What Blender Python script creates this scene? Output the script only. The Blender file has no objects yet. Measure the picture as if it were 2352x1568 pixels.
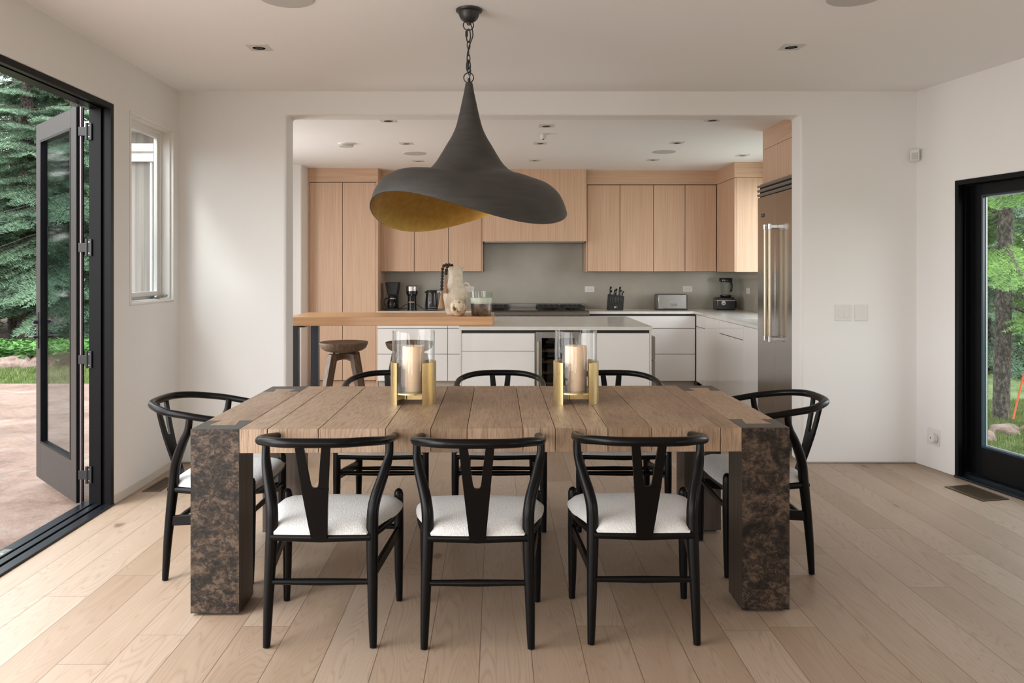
import bpy, bmesh, math, random
import numpy as np
from mathutils import Vector, Matrix
R = math.radians
S = bpy.context.scene
COL = S.collection

# ------------------------------------------------------------------ camera, world, light, exposure
F, CX, CY, CH = 1750.0, 1165.0, 619.0, 1.40          # focal length in px of the 2352 px frame, eye height 1.40 m
cam = bpy.data.cameras.new('camera'); cam_o = bpy.data.objects.new('camera', cam); COL.objects.link(cam_o)
cam_o.location = (0, 0, CH); cam_o.rotation_euler = (R(90), 0, 0)
cam.sensor_width = 36; cam.lens = F / 2352 * 36
cam.shift_x = (1176 - CX) / 2352; cam.shift_y = -(784 - CY) / 2352
cam.clip_start = .05; cam.clip_end = 200
S.camera = cam_o
w = bpy.data.worlds.new('sky'); S.world = w; w.use_nodes = True
wn = w.node_tree; bg = wn.nodes['Background']
tc = wn.nodes.new('ShaderNodeTexCoord'); sx = wn.nodes.new('ShaderNodeSeparateXYZ'); cr = wn.nodes.new('ShaderNodeValToRGB')
wn.links.new(tc.outputs['Generated'], sx.inputs[0]); wn.links.new(sx.outputs[2], cr.inputs[0]); wn.links.new(cr.outputs[0], bg.inputs[0])
cr.color_ramp.elements[0].position = 0.0; cr.color_ramp.elements[0].color = (1.0, .98, .95, 1)
cr.color_ramp.elements[1].position = .7; cr.color_ramp.elements[1].color = (.84, .92, 1.0, 1)
bg.inputs[1].default_value = 6.0                       # bright overcast sky
sun = bpy.data.lights.new('sun', 'SUN'); sun.energy = 2.2; sun.angle = R(14); sun.color = (1, .95, .88)
sun_o = bpy.data.objects.new('sun', sun); COL.objects.link(sun_o); sun_o.rotation_euler = (R(28), R(-30), 0)

def portal(name, loc, rot, sx_, sy_):
    l = bpy.data.lights.new(name, 'AREA'); l.shape = 'RECTANGLE'; l.size = sx_; l.size_y = sy_
    o = bpy.data.objects.new(name, l); COL.objects.link(o); o.location = loc; o.rotation_euler = rot
    l.cycles.is_portal = True
portal('daylight_left_opening', (-2.5, 2.4, 1.2), (0, R(-90), 0), 2.4, 4.3)
portal('daylight_left_rear', (-2.5, -2.2, 1.2), (0, R(-90), 0), 2.4, 3.4)
portal('daylight_rear', (-.9, -4.1, 1.2), (R(-90), 0, R(180)), 1.5, 2.3)
portal('daylight_right_rear', (4.35, -1.0, 1.0), (0, R(90), 0), 2.1, 1.8)
portal('daylight_kitchen_right', (2.95, 7.5, 1.75), (0, R(90), 0), 1.3, 1.6)
portal('daylight_kitchen_left', (-3.2, 6.9, 1.2), (0, R(-90), 0), 2.2, 1.5)
def fill_light(name, loc, rot, sx_, sy_, rad, col=(.97, .985, 1)):
    """daylight: area lamp added near an opening to brighten the room"""
    l = bpy.data.lights.new(name, 'AREA'); l.shape = 'RECTANGLE'; l.size = sx_; l.size_y = sy_; l.color = col
    l.energy = rad * math.pi * sx_ * sy_
    o = bpy.data.objects.new(name, l); COL.objects.link(o); o.location = loc; o.rotation_euler = rot
fill_light('fill_light_left', (-2.62, 1.35, 1.2), (0, R(-90), 0), 2.2, 2.3, 4.8)  # added fill lamps, since the sky alone lights the room too weakly
fill_light('fill_light_left_rear', (-2.62, -2.0, 1.2), (0, R(-90), 0), 2.2, 3.0, 2)
fill_light('fill_light_kitchen_right', (3.15, 7.55, 1.72), (0, R(90), 0), 1.2, 1.55, 2)
fill_light('fill_light_kitchen_left', (-3.12, 6.9, 1.2), (0, R(-90), 0), 2.1, 1.4, 4)
S.view_settings.view_transform = 'Standard'; S.view_settings.look = 'None'
S.view_settings.exposure = -0.08; S.view_settings.gamma = 1.0; S.view_settings.use_curve_mapping = False
try:
    S.cycles.use_denoising = True; S.cycles.max_bounces = 12; S.cycles.diffuse_bounces = 8
    S.cycles.transmission_bounces = 12; S.cycles.glossy_bounces = 6; S.cycles.caustics_reflective = False; S.cycles.caustics_refractive = False
    S.cycles.sample_clamp_indirect = 8
except Exception: pass

def P(px, py, z=None, Y=None):
    """point of the photograph on the horizontal plane z, or at distance Y"""
    if Y is None: Y = (CH - z) * F / (py - CY)
    return Vector(((px - CX) / F * Y, Y, CH - (py - CY) / F * Y))

# ------------------------------------------------------------------ materials
def srgb(r, g, b):
    f = lambda c: (c/255/12.92) if c/255 <= .04045 else ((c/255+.055)/1.055)**2.4
    return (f(r), f(g), f(b), 1)
class NT:
    def __init__(s, name):
        s.m = bpy.data.materials.new(name); s.m.use_nodes = True; s.t = s.m.node_tree; s.b = s.t.nodes['Principled BSDF']
        s.out = s.t.nodes['Material Output']
    def n(s, typ, ins=None, **props):
        nd = s.t.nodes.new('ShaderNode' + typ)
        for k, v in props.items(): setattr(nd, k, v)
        for k, v in (ins or {}).items(): s.set(nd.inputs[k], v)
        return nd
    def set(s, sock, v):
        if isinstance(v, bpy.types.NodeSocket): s.t.links.new(v, sock)
        else: sock.default_value = v
    def math(s, op, a, b=0.0, c=0.0):
        nd = s.n('Math', {0: a, 1: b, 2: c}, operation=op); return nd.outputs[0]
    def ramp(s, fac, stops):
        nd = s.n('ValToRGB', {0: fac}); e = nd.color_ramp.elements
        while len(e) < len(stops): e.new(.5)
        for i, (p, c) in enumerate(stops):
            e[i].position = p; e[i].color = c if len(c) == 4 else (*c, 1)
        return nd.outputs[0]
    def noise(s, vec, scale, detail=3.0, rough=.5, dist=0.0):
        nd = s.n('TexNoise', {'Vector': vec, 'Scale': scale, 'Detail': detail, 'Roughness': rough, 'Distortion': dist}); return nd.outputs[0]
    def mix(s, fac, a, b, blend='MIX'):
        nd = s.n('Mix', data_type='RGBA', blend_type=blend)
        s.set(nd.inputs[0], fac); s.set(nd.inputs[6], a); s.set(nd.inputs[7], b); return nd.outputs[2]
    def xyz(s, x, y, z): return s.n('CombineXYZ', {0: x, 1: y, 2: z}).outputs[0]
    def pos(s):
        g = s.n('NewGeometry'); sp = s.n('SeparateXYZ', {0: g.outputs['Position']}); return sp.outputs[0], sp.outputs[1], sp.outputs[2]
    def obj(s):
        g = s.n('TexCoord'); sp = s.n('SeparateXYZ', {0: g.outputs['Object']}); return sp.outputs[0], sp.outputs[1], sp.outputs[2], g.outputs['Object']
    def bump(s, h, strength=.2, dist=.01):
        nd = s.n('Bump', {'Strength': strength, 'Distance': dist, 'Height': h}); s.t.links.new(nd.outputs[0], s.b.inputs['Normal'])
    def P(s, **k):
        for a, v in k.items(): s.set(s.b.inputs[a.replace('_', ' ')], v)
        return s
def plain(name, col, rough=.5, metal=0.0, spec=.5, bump=None, coat=0.0):
    t = NT(name); c = (*col, 1) if len(col) == 3 else col
    t.P(Base_Color=c, Roughness=rough, Metallic=metal); t.b.inputs['Specular IOR Level'].default_value = spec
    t.b.inputs['Coat Weight'].default_value = coat
    if bump:
        x, y, z, v = t.obj(); t.bump(t.noise(v, bump[0], 4), bump[1], bump[2])
    return t.m

paint = plain('wall_paint', (.79, .783, .77), .7, bump=(35, .03, .004), spec=.3)
ceil_paint = plain('ceiling_paint', (.85, .85, .845), .8, spec=.3)
white_trim = plain('white_trim', (.80, .79, .77), .35)
white_plastic = plain('white_plastic', (.70, .69, .67), .35)
grey_plastic = plain('grey_plastic', (.52, .52, .5), .5)
speaker_mesh = plain('speaker_mesh', (.50, .49, .47), .8)
dark = plain('dark_void', (.012, .012, .012), .6)
black_metal = plain('black_metal', (.012, .012, .014), .38)
black_frame = plain('black_frame', (.003, .003, .004), .36, spec=.16)
bronze = plain('bronze_paint', (.034, .028, .026), .5, spec=.35, bump=(30, .05, .003))
bar_leg_m = plain('blue_black_steel', (.018, .020, .028), .4)
steel = plain('brushed_steel', (.55, .54, .52), .22, 1.0)
steel_warm = plain('warm_steel', (.46, .39, .29), .3, 1.0)
steel_dark = plain('satin_grey_steel', (.30, .29, .28), .35, 1.0)
chrome = plain('chrome', (.8, .8, .8), .08, 1.0)
white_gloss = plain('white_gloss_lacquer', (.86, .85, .83), .07, coat=.3)
white_gloss_edge = plain('white_edge', (.70, .68, .65), .3)
counter_m = NT('pale_quartz'); _x, _y, _z, _v = counter_m.obj()
counter_m.P(Base_Color=counter_m.ramp(counter_m.noise(_v, 12, 5), [(.35, (.72, .70, .65)), (.7, (.78, .76, .71))]), Roughness=.14); counter_m = counter_m.m
splash = NT('greige_slab'); _x, _y, _z, _v = splash.obj()
splash.P(Base_Color=splash.ramp(splash.noise(_v, 3, 5), [(.3, (.37, .35, .295)), (.75, (.43, .41, .35))]), Roughness=.22); splash = splash.m
black_wood = NT('black_stained_wood'); _x, _y, _z, _v = black_wood.obj()
black_wood.P(Base_Color=(.0026, .0023, .0024, 1), Roughness=.30); black_wood.b.inputs['Specular IOR Level'].default_value = .17; black_wood.bump(black_wood.noise(_v, 60, 3), .04, .002); black_wood = black_wood.m
black_pl = plain('black_plastic', (.010, .010, .011), .25)
black_rub = plain('black_rubber', (.012, .012, .012), .6)
iron = plain('cast_iron', (.008, .008, .008), .5)
brass = NT('brushed_brass'); _x, _y, _z, _v = brass.obj()
_n = brass.noise(brass.xyz(brass.math('MULTIPLY', _x, 30.), brass.math('MULTIPLY', _y, 30.), brass.math('MULTIPLY', _z, 3.)), 2, 3)
brass.P(Base_Color=(.83, .64, .33, 1), Metallic=1.0, Roughness=brass.math('MULTIPLY_ADD', _n, .25, .18)); brass = brass.m
gold = NT('gold_leaf'); _x, _y, _z, _v = gold.obj()
gold.P(Base_Color=gold.ramp(gold.noise(_v, 30, 4), [(.3, (.50, .30, .075)), (.7, (.60, .38, .10))]), Metallic=.9, Roughness=.38)
gold.bump(gold.noise(_v, 60, 3), .08, .006); gold = gold.m
shade_m = NT('charcoal_shade'); _x, _y, _z, _v = shade_m.obj()
shade_m.P(Base_Color=shade_m.ramp(shade_m.noise(shade_m.xyz(_x, _y, shade_m.math('MULTIPLY', _z, 6.)), 9, 4), [(.3, (.030, .027, .025)), (.75, (.048, .044, .041))]), Roughness=.48)
shade_m.bump(shade_m.noise(_v, 16, 4), .10, .01); shade_m = shade_m.m
def glassy(name, col=(1, 1, 1), rough=0.0, power=.6):
    """thin clear glass: lets light straight through and reflects by fresnel"""
    t = NT(name); t.t.nodes.remove(t.b)
    tr = t.n('BsdfTransparent', {0: (*col, 1)}); gl = t.n('BsdfGlossy', {'Color': (1, 1, 1, 1), 'Roughness': rough}); fc_ = t.n('LayerWeight', {'Blend': .5}).outputs['Facing']
    lw = t.math('MULTIPLY_ADD', t.math('POWER', fc_, 5.0), power, .03)
    mx = t.n('MixShader'); t.t.links.new(lw, mx.inputs[0]); t.t.links.new(tr.outputs[0], mx.inputs[1]); t.t.links.new(gl.outputs[0], mx.inputs[2])
    t.t.links.new(mx.outputs[0], t.out.inputs[0]); return t.m
pane_m = glassy('window_glass', (.97, .985, .98))
pane_dirty = glassy('door_glass', (.72, .75, .76), .05, .35)
def hurricane():
    t = NT('hurricane_glass'); t.t.nodes.remove(t.b); x, y, z, v = t.obj()
    nz = t.noise(t.xyz(x, y, t.math('MULTIPLY', z, .2)), 22, 2); bp_ = t.n('Bump', {'Strength': .35, 'Distance': .01, 'Height': nz}).outputs[0]
    f = t.n('LayerWeight', {'Blend': .5, 'Normal': bp_}).outputs['Facing']
    tr = t.n('BsdfTransparent', {0: t.ramp(f, [(.55, (.985, .99, .988)), (.95, (.70, .74, .74))])}); gl = t.n('BsdfGlossy', {'Color': (1, 1, 1, 1), 'Roughness': .02, 'Normal': bp_})
    mx = t.n('MixShader'); t.set(mx.inputs[0], t.math('MULTIPLY_ADD', t.math('POWER', f, 3.5), .85, .03)); t.t.links.new(tr.outputs[0], mx.inputs[1]); t.t.links.new(gl.outputs[0], mx.inputs[2]); t.t.links.new(mx.outputs[0], t.out.inputs[0]); return t.m
hglass = hurricane()
smoke_glass = glassy('dark_glass', (.50, .51, .50), .02)
jar_glass = glassy('jar_glass', (.93, .95, .94), .02, .4)
wax = NT('candle_wax'); wax.P(Base_Color=(.86, .62, .42, 1), Roughness=.45); wax.b.inputs['Subsurface Weight'].default_value = .35
wax.b.inputs['Subsurface Radius'].default_value = (.05, .03, .015); wax.b.inputs['Subsurface Scale'].default_value = .3; wax = wax.m
wax_white = plain('white_wax', (.74, .76, .66), .45)
mercury = NT('smoked_mirror_glass'); _x, _y, _z, _v = mercury.obj()
mercury.P(Base_Color=mercury.ramp(mercury.noise(_v, 25, 5), [(.35, (.16, .13, .12)), (.7, (.45, .41, .38))]), Metallic=.9, Roughness=.32); mercury = mercury.m
ceramic = NT('sandy_ceramic'); _x, _y, _z, _v = ceramic.obj()
ceramic.P(Base_Color=ceramic.ramp(ceramic.noise(_v, 30, 5), [(.3, (.62, .53, .41)), (.7, (.76, .68, .56))]), Roughness=.85); ceramic.bump(ceramic.noise(_v, 120, 4), .3, .004); ceramic = ceramic.m
coral = NT('pitted_coral'); _x, _y, _z, _v = coral.obj()
_n = coral.noise(_v, 24, 3)
coral.P(Base_Color=coral.ramp(_n, [(.30, (.05, .03, .02)), (.37, (.45, .28, .15)), (.45, (.74, .62, .45)), (.7, (.80, .72, .58))]), Roughness=.8); coral.bump(_n, .9, .02); coral = coral.m
bead_m = plain('dark_bead_wood', (.020, .015, .012), .55)
tassel_m = plain('tan_jute', (.36, .23, .14), .9, bump=(150, .5, .004))
boucle = NT('white_boucle'); _x, _y, _z, _v = boucle.obj()
boucle.P(Base_Color=boucle.ramp(boucle.noise(_v, 160, 3), [(.3, (.56, .55, .53)), (.7, (.70, .69, .67))]), Roughness=.95); boucle.b.inputs['Sheen Weight'].default_value = .3
boucle.bump(boucle.noise(_v, 190, 3), .7, .004); boucle = boucle.m

def veneer(name, axis, c0, c1, c2, fine=260., rough=.42):
    """straight grained rift oak; axis = direction the grain runs along"""
    t = NT(name); x, y, z = t.pos(); A = [x, y, z]
    sc = [fine, fine, fine]; sc[axis] = fine / 90.
    v = t.xyz(*[t.math('MULTIPLY', A[i], sc[i]) for i in range(3)])
    n1 = t.noise(v, .55, 3, .6)
    sc = [26., 26., 26.]; sc[axis] = .8
    n2 = t.noise(t.xyz(*[t.math('MULTIPLY', A[i], sc[i]) for i in range(3)]), 1, 2, .5, .4)
    f = t.math('ADD', t.math('MULTIPLY', n1, .8), t.math('MULTIPLY', n2, .2))
    t.P(Base_Color=t.ramp(f, [(.34, c0), (.5, c1), (.66, c2)]), Roughness=rough); t.bump(n1, .05, .002)
    return t.m
VC = ((.50, .33, .215), (.60, .405, .275), (.66, .46, .325))
oak_v = veneer('rift_oak_vertical', 2, *VC)
oak_h = veneer('rift_oak_horizontal_x', 0, *VC)
oak_hy = veneer('rift_oak_horizontal_y', 1, *VC)
bar_wood = veneer('warm_oak_bar', 0, (.44, .235, .105), (.58, .325, .155), (.66, .39, .205), 160., .32)
stool_wood = veneer('brown_stool_wood', 2, (.085, .052, .030), (.15, .095, .058), (.20, .135, .085), 120., .5)

def make_floor_mat():
    t = NT('oak_floor'); x, y, z = t.pos(); W = .1877
    u = t.math('ADD', t.math('ADD', x, t.math('MULTIPLY', t.math('SUBTRACT', y, 2.78), .0154)), .0993 + 100 * W)
    pi = t.math('DIVIDE', u, W); idx = t.math('FLOOR', pi); fr = t.math('FRACT', pi)
    r1 = t.n('TexWhiteNoise', {'W': idx}, noise_dimensions='1D').outputs[0]
    L = 2.05
    vv = t.math('DIVIDE', t.math('ADD', t.math('ADD', y, 20.), t.math('MULTIPLY', r1, 7.31)), L)
    row = t.math('FLOOR', vv); fv = t.math('FRACT', vv)
    pid = t.math('ADD', t.math('MULTIPLY', idx, 13.7), t.math('MULTIPLY', row, 5.3))
    r2 = t.n('TexWhiteNoise', {'W': pid}, noise_dimensions='1D').outputs[0]
    # cathedral grain: contour lines of a stretched noise
    gv = t.xyz(t.math('MULTIPLY', u, 7.0), t.math('MULTIPLY', y, .60), t.math('MULTIPLY', r2, 40.))
    g = t.noise(gv, 1., 1.5, .4, .5)
    lines = t.math('ABSOLUTE', t.math('SINE', t.math('MULTIPLY', g, 120.)))
    fine = t.noise(t.xyz(t.math('MULTIPLY', u, 170.), t.math('MULTIPLY', y, 4.5), t.math('MULTIPLY', r2, 9.)), 1., 3, .6)
    broad = t.noise(t.xyz(t.math('MULTIPLY', u, 6.), t.math('MULTIPLY', y, 1.2), t.math('MULTIPLY', r2, 5.)), 1., 3, .5)
    col = t.ramp(t.math('ADD', t.math('MULTIPLY', broad, .5), t.math('MULTIPLY', r2, .5)),
                 [(.2, (.33, .23, .155)), (.45, (.395, .290, .210)), (.62, (.43, .325, .242)), (.85, (.465, .365, .282))])
    col = t.mix(t.math('MULTIPLY', t.math('POWER', t.math('SUBTRACT', 1., lines), 2.2), .42), col, (.23, .15, .09, 1))
    col = t.mix(t.math('MULTIPLY', t.math('SUBTRACT', 1., fine), .42), col, (.20, .13, .08, 1))
    # knots
    kv = t.xyz(t.math('ADD', t.math('MULTIPLY', u, 1.25), t.math('MULTIPLY', idx, .37)), t.math('MULTIPLY', y, .72), 0.)
    vo = t.n('TexVoronoi', {'Vector': kv, 'Scale': 1.0}, feature='F1', voronoi_dimensions='2D'); kd = vo.outputs['Distance']
    kr = t.noise(kv, 26., 3)
    kk = t.math('ADD', kd, t.math('MULTIPLY', t.math('SUBTRACT', kr, .5), .05))
    ksel = t.n('SeparateColor', {0: vo.outputs['Color']}).outputs[0]; on = t.math('GREATER_THAN', ksel, .12)
    km = t.math('MULTIPLY', t.ramp(kk, [(.016, (1, 1, 1)), (.034, (0, 0, 0))]), on)
    col = t.mix(t.math('MULTIPLY', km, .8), col, (.085, .055, .042, 1))
    halo = t.math('MULTIPLY', t.math('MULTIPLY', t.ramp(kk, [(.02, (1, 1, 1)), (.09, (0, 0, 0))]), .30), on)
    col = t.mix(halo, col, (.26, .17, .11, 1))
    # seams
    e1 = t.math('LESS_THAN', t.math('MINIMUM', fr, t.math('SUBTRACT', 1., fr)), .0085)
    e2 = t.math('LESS_THAN', t.math('MINIMUM', fv, t.math('SUBTRACT', 1., fv)), .0006)
    e = t.math('MAXIMUM', e1, e2)
    col = t.mix(t.math('MULTIPLY', e, .85), col, (.12, .08, .05, 1))
    t.P(Base_Color=col, Roughness=t.math('MULTIPLY_ADD', fine, .18, .36))
    t.bump(t.math('SUBTRACT', t.math('MULTIPLY', fine, .12), e), .22, .002)
    return t.m
floor_m = make_floor_mat()

def make_table_wood():
    t = NT('reclaimed_oak_top'); x, y, z = t.pos()
    g = t.n('NewGeometry'); rnd = g.outputs['Random Per Island']
    yz = t.math('ADD', y, z)
    a = t.noise(t.xyz(t.math('MULTIPLY', x, 7.), t.math('MULTIPLY', yz, 1.0), t.math('MULTIPLY', rnd, 30.)), 1., 2, .5, .8)
    lines = t.math('ABSOLUTE', t.math('SINE', t.math('MULTIPLY', a, 60.)))
    fine = t.noise(t.xyz(t.math('MULTIPLY', x, 190.), t.math('MULTIPLY', yz, 9.), rnd), 1., 4, .65)
    blot = t.noise(t.xyz(t.math('MULTIPLY', x, 7.), t.math('MULTIPLY', yz, 2.5), t.math('MULTIPLY', rnd, 12.)), 1., 4, .6)
    saw = t.noise(t.xyz(t.math('MULTIPLY', x, 30.), t.math('MULTIPLY', yz, 110.), rnd), 1., 2, .5)
    col = t.ramp(t.math('ADD', t.math('MULTIPLY', blot, .62), t.math('MULTIPLY', rnd, .38)),
                 [(.25, (.19, .118, .068)), (.40, (.31, .205, .130)), (.58, (.39, .268, .178)), (.8, (.46, .33, .230))])
    col = t.mix(t.math('MULTIPLY', t.math('POWER', t.math('SUBTRACT', 1., lines), 2.), .32), col, (.13, .078, .043, 1))
    col = t.mix(t.math('MULTIPLY', t.ramp(fine, [(.30, (1, 1, 1)), (.52, (0, 0, 0))]), .65), col, (.07, .038, .02, 1))
    ks = t.noise(t.xyz(t.math('MULTIPLY', x, 5.), t.math('MULTIPLY', yz, 3.), 7.), 1., 3)
    col = t.mix(t.ramp(ks, [(.70, (0, 0, 0)), (.77, (.75, .75, .75))]), col, (.08, .05, .03, 1))
    t.P(Base_Color=col, Roughness=.42); t.bump(t.math('ADD', fine, t.math('MULTIPLY', saw, .5)), .22, .003)
    return t.m
table_wood = make_table_wood()
patina = NT('mottled_bronze_patina'); _x, _y, _z = patina.pos()
_v = patina.xyz(_x, _y, patina.math('MULTIPLY', _z, 1.25))
_a = patina.noise(_v, 10, 5, .6, 1.2); _b = patina.noise(_v, 48, 6, .75, .8)
_f = patina.math('ADD', patina.math('MULTIPLY', _a, .45), patina.math('MULTIPLY', _b, .55))
patina.P(Base_Color=patina.ramp(_f, [(.42, (.007, .005, .004)), (.49, (.026, .018, .013)), (.55, (.080, .054, .037)), (.66, (.155, .108, .075))]),
         Metallic=.35, Roughness=patina.math('MULTIPLY_ADD', _b, .25, .30)); patina.bump(_b, .10, .002); patina = patina.m
patina_plain = NT('brown_metal'); _x, _y, _z = patina_plain.pos()
_n = patina_plain.noise(patina_plain.xyz(patina_plain.math('MULTIPLY', _x, 40.), patina_plain.math('MULTIPLY', _y, 40.), patina_plain.math('MULTIPLY', _z, 1.5)), 1, 4)
patina_plain.P(Base_Color=patina_plain.ramp(_n, [(.3, (.085, .070, .060)), (.7, (.15, .125, .108))]), Metallic=.9, Roughness=.40); patina_plain = patina_plain.m
cap_m = plain('grey_metal_cap', (.075, .070, .065), .45, .3)

# exterior materials
def stone_mat():
    t = NT('stamped_stone_patio'); x, y, z = t.pos(); v = t.xyz(x, y, z)
    wv = t.n('VectorMath', {0: v, 1: t.n('TexNoise', {'Vector': v, 'Scale': 1.2, 'Detail': 3.}).outputs['Color']}, operation='ADD').outputs[0]
    vo = t.n('TexVoronoi', {'Vector': wv, 'Scale': .55}, feature='DISTANCE_TO_EDGE').outputs['Distance']
    n1 = t.noise(v, 2.2, 6, .65, .6); n2 = t.noise(v, 28, 5, .7)
    f = t.math('ADD', t.math('MULTIPLY', n1, .7), t.math('MULTIPLY', n2, .3))
    col = t.ramp(f, [(.33, (.075, .042, .027)), (.45, (.155, .090, .060)), (.55, (.20, .132, .097)), (.7, (.265, .21, .175))])
    col = t.mix(t.ramp(vo, [(.0, (.85, .85, .85)), (.014, (0, 0, 0))]), col, (.13, .09, .07, 1))
    t.P(Base_Color=col, Roughness=.75); t.bump(t.math('ADD', n1, t.math('MULTIPLY', n2, .3)), .5, .03); return t.m
patio_m = stone_mat()
soil = NT('soil_and_turf'); _x, _y, _z = soil.pos(); _v = soil.xyz(_x, _y, _z)
_g = soil.ramp(soil.noise(_v, 5, 5, .7), [(.35, (.055, .065, .02)), (.55, (.10, .15, .035)), (.7, (.17, .16, .07))])
_m = soil.ramp(soil.noise(_v, 14, 6, .75), [(.3, (.035, .02, .014)), (.6, (.12, .07, .05)), (.8, (.2, .13, .10))])
_k = soil.math('LESS_THAN', soil.math('ADD', _y, soil.math('MULTIPLY', soil.noise(_v, .8, 3), 2.)), 13.2)
soil.P(Base_Color=soil.mix(_k, _m, _g), Roughness=.95); soil.bump(soil.noise(_v, 30, 5), .8, .05); soil = soil.m
def leafmat(name, c0, c1, tr=.25, sc=1.5):
    t = NT(name); x, y, z = t.pos(); v = t.xyz(x, y, z)
    g = t.n('NewGeometry'); f = t.math('ADD', t.math('MULTIPLY', t.noise(v, sc, 3), .6), t.math('MULTIPLY', g.outputs['Random Per Island'], .4))
    col = t.ramp(f, [(.3, c0), (.7, c1)]); t.P(Base_Color=col, Roughness=.6)
    ad = t.n('MixShader'); tl = t.n('BsdfTranslucent', {0: col}); t.set(ad.inputs[0], tr)
    t.t.links.new(t.b.outputs[0], ad.inputs[1]); t.t.links.new(tl.outputs[0], ad.inputs[2]); t.t.links.new(ad.outputs[0], t.out.inputs[0]); return t.m
needle_a = leafmat('blue_green_needles', (.022, .050, .028), (.235, .36, .225))
needle_b = leafmat('fresh_green_needles', (.05, .12, .03), (.27, .45, .12))
leaf_m = leafmat('ground_cover_leaves', (.035, .11, .02), (.15, .32, .075), .3, 4)
grass_m = leafmat('grass_blades', (.06, .10, .02), (.19, .24, .07), .3, 3)
yellow_leaf = leafmat('yellow_green_leaves', (.08, .14, .02), (.30, .36, .06), .4, 3)
bark = NT('spruce_bark'); _x, _y, _z = bark.pos(); _v = bark.xyz(_x, _y, bark.math('MULTIPLY', _z, .6))
_n = bark.noise(_v, 38, 5, .7); bark.P(Base_Color=bark.ramp(_n, [(.38, (.016, .012, .010)), (.5, (.075, .060, .050)), (.64, (.21, .18, .155))]), Roughness=.95); bark.bump(_n, 1., .04); bark = bark.m
rock_m = NT('pink_grey_rock'); _x, _y, _z = rock_m.pos(); _v = rock_m.xyz(_x, _y, _z)
_n = rock_m.noise(_v, 9, 6, .65); rock_m.P(Base_Color=rock_m.ramp(_n, [(.3, (.10, .06, .045)), (.6, (.25, .18, .145)), (.8, (.34, .28, .25))]), Roughness=.9); rock_m.bump(_n, .8, .04); rock_m = rock_m.m
siding = veneer('weathered_siding', 2, (.19, .17, .15), (.30, .27, .245), (.38, .35, .32), 60., .8)
orange_m = plain('orange_paint', (.62, .10, .03), .5)

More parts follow.
